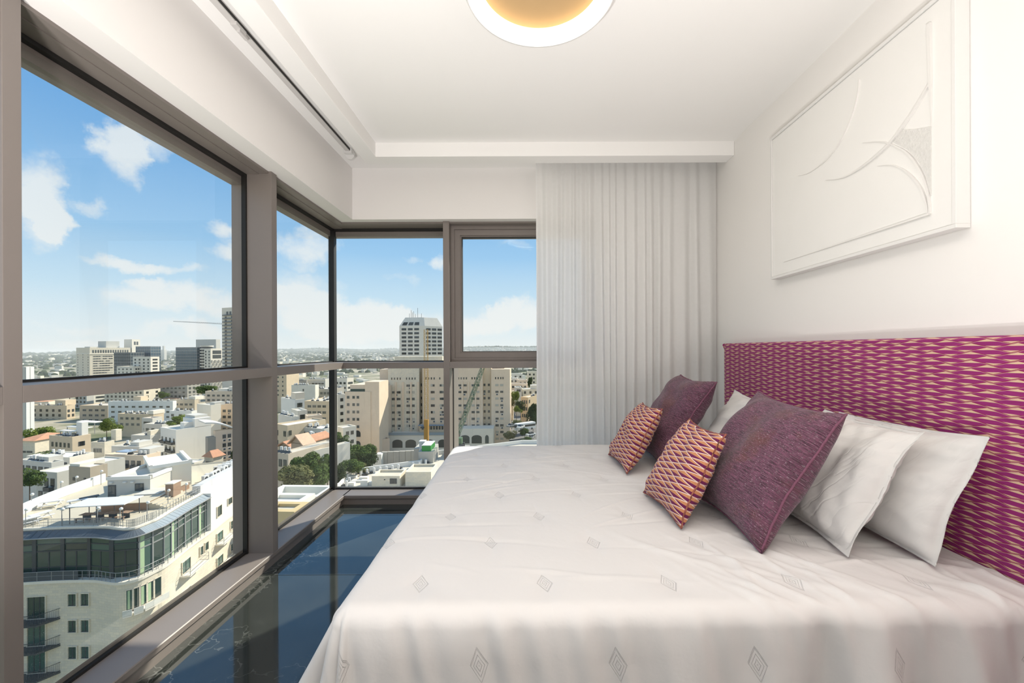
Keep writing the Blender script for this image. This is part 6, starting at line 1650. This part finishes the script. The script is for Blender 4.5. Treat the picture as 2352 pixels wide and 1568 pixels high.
# railing round the deck
RD = offset(EC, -.25)
mb = MB()
for h in (1.1, .75, .4): mb.tube([Vector((p.x, p.y, ZR + h)) - ho for p in RD[2:ib + 1]], .022, 4)
mb.build('deck_rail', gmetal, HT)
for i in range(2, ib, 1):
    p = RD[i]
    if i % 2 == 0 or i > 30: MB().bar((p.x - ho.x, p.y - ho.y, ZR - ho.z), (p.x - ho.x, p.y - ho.y, ZR + 1.12 - ho.z), .028, 5).build('railing_post', gmetal, HT)
mb = MB()
for i in range(2, 26):
    for f in np.linspace(0, 1, 9)[:-1]:
        p = RD[i].lerp(RD[i + 1], f); mb.bar((p.x - ho.x, p.y - ho.y, ZR - ho.z), (p.x - ho.x, p.y - ho.y, ZR + 1.1 - ho.z), .009, 3)
tag(mb.build('balusters', gmetal, HT, fix=False), kind='stuff')
# terrace lamps
globe_m = simple('opal_globe', (.82, .80, .74), .3, .02)
LAMP_AT = ['front railing corner at the far left', 'front railing, second from the left', "front railing beside the awning's right half", 'front railing where the terrace edge begins to curve', 'curved part of the railing', 'railing above the zinc canopy', 'far parapet at the left', 'far parapet beside the picnic tables', 'far parapet, third from the left', 'end of the far parapet near the penthouse', 'railing by the air conditioners', 'foot of the brown stair box']
for li_, (px, py) in enumerate(((59, 1211), (142, 1210), (224, 1207), (276, 1209), (338, 1193), (386, 1162), (72, 1172), (140, 1141), (175, 1128), (232, 1113), (427, 1146), (407, 1140))):
    p = on_z(px, py, ZR); lp = thing('terrace_lamp', 'terrace globe lamp at the ' + LAMP_AT[li_], 'lamp', tuple(p), 0, 'globe lamps on the hotel terrace')
    MB().bar((0, 0, 0), (0, 0, 2.05), .04, 6).build('post', gmetal, lp)
    bm = bmesh.new(); bmesh.ops.create_icosphere(bm, subdivisions=2, radius=.19); me = bpy.data.meshes.new('globe'); bm.to_mesh(me); bm.free(); me.materials.append(globe_m); me.polygons.foreach_set('use_smooth', [True] * len(me.polygons)); link('globe', me, lp, (.12, 0, 2.1))
def deck_box(px0, px1, py, h, dep, name, mat, parent=HT, z=ZR, py1=None):
    a, c = on_z(px0, py, z), on_z(px1, py if py1 is None else py1, z); t = (c - a).normalized(); n_ = Vector((-t.y, t.x, 0)); L = (c - a).length
    o = MB().box(0, L, 0, dep, 0, h).build(name, mat, parent); o.location = a - ho; o.rotation_euler = (0, 0, math.atan2(t.y, t.x)); return o, L
o, L = deck_box(247, 345, 1147, 2.75, 7.5, 'penthouse', GREY, py1=1143)
MB().box(-.1, L + .1, -.1, .35, 2.7, 3.15).box(-.1, .35, 0, 7.6, 2.7, 3.15).box(L - .35, L + .1, 0, 7.6, 2.7, 3.15).box(0, L, 7.2, 7.6, 2.7, 3.15).build('penthouse_rim', WHITE, o)
for (u, w_, h_, z_) in ((L * .11, .95, 1.95, .05), (L * .75, 1.1, 1.2, .9)): link('window', WIN_D, o, (u, -.03, z_ + h_ / 2), (w_, .12, h_))
for u in (L * .1, L * .42, L * .6): MB().box(u - .2, u + .2, -.25, 0, 2.28, 2.45).build('wall_lamp', wmetal, o)
o2, L2 = deck_box(345, 440, 1130, 3.4, 9.0, 'penthouse', CREAM, py1=1112)
MB().box(-.1, L2 + .1, -.1, .35, 3.35, 3.8).box(L2 - .35, L2 + .1, 0, 9, 3.35, 3.8).box(-.1, .3, 0, 9, 3.35, 3.8).build('penthouse_rim', WHITE, o2)
o3, L3 = deck_box(380, 398, 1151, 2.35, 1.6, 'stair_box', BROWN, py1=1150); MB().box(-.05, L3 + .05, -.05, 1.65, 2.3, 2.42).build('cap', CREAM, o3)
o4, L4 = deck_box(232, 338, 1177, 1.0, 8.5, 'timber_podium', BROWN, py1=1171); MB().box(-.1, L4 + .1, -.1, 8.6, .98, 1.06).build('podium_deck', DECK, o4); MB().box(L4 * .35, L4 * .9, 2.8, 5.6, 1.1, 1.22).build('sun_shade_panel', GREY, o4)
for i in range(5): MB().box(L4 + i * .45, L4 + (i + 1) * .45, 0.2, 5.5, 0, .85 - i * .17).build('step', DECK, o4)
# pergola with a white awning over a dark bar counter
pa, pb_ = on_z(160, 1204, ZR), on_z(282, 1197, ZR)
pg = thing('awning_pavilion', 'white awning on slim posts over dark tables on the hotel terrace', 'awning', tuple(pa), math.atan2((pb_ - pa).y, (pb_ - pa).x)); PL = (pb_ - pa).length
MB().box(-.3, PL + .3, -.2, 2.9, 2.05, 2.14).build('awning', wmetal, pg)
for u in (0, PL / 2, PL):
    for v in (0, 2.6): MB().bar((u, v, 0), (u, v, 2.1), .045, 6).build('post', dmetal, pg)
for u in range(4):
    tb = thing('terrace_table', 'dark terrace table under the white awning, place %s from the left' % ['first', 'second', 'third', 'fourth'][u], 'table', tuple(pa + (pb_ - pa) * ((u + .5) / 4) + Vector((0, 1.2, 0))), 0, 'tables under the awning')
    MB().box(-.6, .6, -.4, .4, .70, .75).build('tabletop', BROWN, tb); MB().box(-.5, .5, -.03, .03, 0, .7).build('leg', dmetal, tb); MB().box(-.6, .6, -.95, -.65, .42, .46).box(-.5, -.45, -.9, -.7, 0, .42).box(.45, .5, -.9, -.7, 0, .42).build('bench', BROWN, tb)
for q, (px, py, lab) in enumerate(((118, 1163, 'white picnic table by the far parapet of the hotel terrace, left one'), (178, 1160, 'white picnic table in the middle of the far terrace edge'), (205, 1153, 'dark folding table beside the white picnic tables'), (64, 1204, 'white picnic table at the left end of the hotel terrace'), (92, 1192, 'second white picnic table at the left end, further back'))):
    p = on_z(px, py, ZR); tb = thing('picnic_table', lab, 'table', tuple(p), .5 + .2 * q, 'picnic tables on the hotel terrace'); mt = dmetal if q == 2 else wmetal
    MB().box(-.95, .95, -.4, .4, .70, .77).build('tabletop', mt, tb); MB().box(-.95, .95, -.95, -.65, .40, .46).build('bench', mt, tb); MB().box(-.95, .95, .65, .95, .40, .46).build('bench', mt, tb)
    mb = MB()
    for u in (-.7, .7): mb.bar((u, -.9, 0), (u, .25, .72), .05, 4); mb.bar((u, .9, 0), (u, -.25, .72), .05, 4); mb.bar((u, -.8, .42), (u, .8, .42), .04, 4)
    mb.build('frame', mt, tb)
# air conditioning units along the far right parapet and behind it
random.seed(12)
PR_ = offset(EC, -.75)
for i in range(ib, len(EC) - 1):
    for f in (0.1, .43, .76):
        p = PR_[i].lerp(PR_[i + 1], f); t = PR_[i + 1] - PR_[i]; link('air_conditioner', ACU, HT, (p.x - ho.x, p.y - ho.y, ZR + .1 - ho.z), (1, 1.2, 1.15), math.atan2(t.y, t.x) + PI / 2)
for (r0, r1, n_) in (((452, 1132), (556, 1072), 12), ((472, 1108), (552, 1066), 10), ((500, 1086), (556, 1062), 7)):
    for i in range(n_):
        f = i / (n_ - 1); p = on_z(r0[0] + (r1[0] - r0[0]) * f, r0[1] + (r1[1] - r0[1]) * f, ZR); sc = 0.95 if r0[0] == 452 else 1.1
        link('air_conditioner', ACU, HT, (p.x - ho.x, p.y - ho.y, ZR - ho.z), (sc, sc, sc * 1.1), random.choice([0.1, .25, 1.6]))
# windows of the stone facade
def on_facade(px):
    k_ = (px - CX) / FPX
    for p, q in zip(OC, OC[1:]):
        a1, a2 = p.x - k_ * p.y, q.x - k_ * q.y
        if a1 <= 0 <= a2 or a2 <= 0 <= a1:
            return p.lerp(q, a1 / (a1 - a2) if a1 != a2 else 0)
    return OC[0]
def zpy(px, py, d): return at(px, py, d).z
def fac_win(px0, px1, y0, y1, ref=None, pane=PANEG, name='window', mull=1, deep=.14):
    ref = px0 if ref is None else ref
    p, q = on_facade(px0), on_facade(px1); r_ = on_facade(ref); zt_, zb_ = zpy(ref, y0, r_.y), zpy(ref, y1, r_.y)
    t = (q - p); t.z = 0; L = t.length; ang = math.atan2(t.y, t.x); h = zt_ - zb_; fr = .09
    mb = MB()
    mb.box(-fr, 0, -deep, .05, -fr, h + fr).box(L, L + fr, -deep, .05, -fr, h + fr).box(0, L, -deep, .05, h, h + fr).box(0, L, -deep, .05, -fr, 0)
    o = mb.build(name, wall_mat('hotel_limestone', (0.780, 0.700, 0.560)), HT); o.location = (p.x - ho.x, p.y - ho.y, zb_ - ho.z); o.rotation_euler = (0, 0, ang)
    MB().box(0, L, -.03, .04, 0, h).build('pane', pane, o)
    mb = MB()
    for k in range(1, mull + 1): mb.box(L * k / (mull + 1) - .035, L * k / (mull + 1) + .035, -.06, 0, 0, h)
    mb.box(0, L, -.06, 0, 0, .06).box(0, L, -.06, 0, h - .06, h)
    mb.build('sash', frame_dark, o)
    return o, L, h
for r in range(3):
    y_ = 1363 + r * 60.5
    fac_win(155.5, 174, y_, y_ + 27.5); fac_win(185, 203, y_ - 1, y_ + 26.5)
    o, L, h = fac_win(62, 103, 1368 + r * 62, 1418 + r * 62, 103, name='balcony_door', mull=2)
    # dark iron balcony with a splayed end
    z0 = 0
    pl = [(-.6, 0), (L + 1.55, 0), (L + .25, -1.35), (-.6, -1.35)]
    mb = MB().prism(pl, -.25, -.05); bal = mb.build('balcony', dmetal, o)
    mb = MB(); path = [(L + 1.5, -.03), (L + .25, -1.3), (-.6, -1.3)]
    for (a, c) in zip(path, path[1:]):
        for zz in (1.0, .05): mb.bar((*a, zz), (*c, zz), .03, 4)
        n_ = int(math.dist(a, c) / .13)
        for i in range(n_ + 1):
            f = i / n_; x_, y2 = a[0] + (c[0] - a[0]) * f, a[1] + (c[1] - a[1]) * f; mb.bar((x_, y2, -.05), (x_, y2, 1.0), .012, 3)
    mb.build('iron_railing', dmetal, bal, fix=False)
for a, c in ((288, 303), (303, 319), (319, 335), (335, 351), (351, 367)):
    o, L, h = fac_win(a, c, 1356, 1401, 288, name='curved_window', mull=0, deep=.06)
    if a in (288, 319, 335): MB().box(.1, L * .55, -.05, -.035, .05, h - .05).build('curtain_strip', greenc, o)
    MB().box(-.1, L + .1, -1.1, 0, -.35, -.15).build('balcony', CREAM, o); MB().box(-.12, L + .12, -1.1, -1.05, -.2, .45).build('balcony_front', simple('white_canvas', (.72, .70, .62), .8), o)
for (a, c, y0, y1, dr) in ((415, 433.5, 1293, 1320, 1), (495, 508.5, 1227, 1248, 1), (456.5, 463, 1257, 1276, 0), (467.5, 475, 1248, 1266, 0), (527, 532, 1198, 1216, 0), (536.5, 541, 1190, 1207, 0), (527, 532, 1251, 1266, 0), (536.5, 541, 1240, 1258, 0),
                       (496, 506, 1165, 1188, 0), (521, 530, 1146, 1160, 0), (543, 551, 1131, 1151, 0), (415, 433.5, 1362, 1390, 1), (495, 508.5, 1283, 1304, 1)):
    o, L, h = fac_win(a, c, y0, y1, a, name='balcony_door' if dr else 'window', mull=1 if dr else 0)
    if dr:
        MB().box(-.4, L + 2.2, -1.2, 0, -.2, -.05).build('balcony', CREAM, o)
        mb = MB()
        for (p, q) in (((-.4, 0), (-.4, -1.2)), ((-.4, -1.2), (L + 2.2, -1.2)), ((L + 2.2, -1.2), (L + 2.2, 0))):
            for zz in (1.0, .5, 0): mb.bar((*p, zz), (*q, zz), .025, 4)
            mb.bar((*q, -.05), (*q, 1.0), .03, 4)
        mb.build('balcony_rail', gmetal, o)
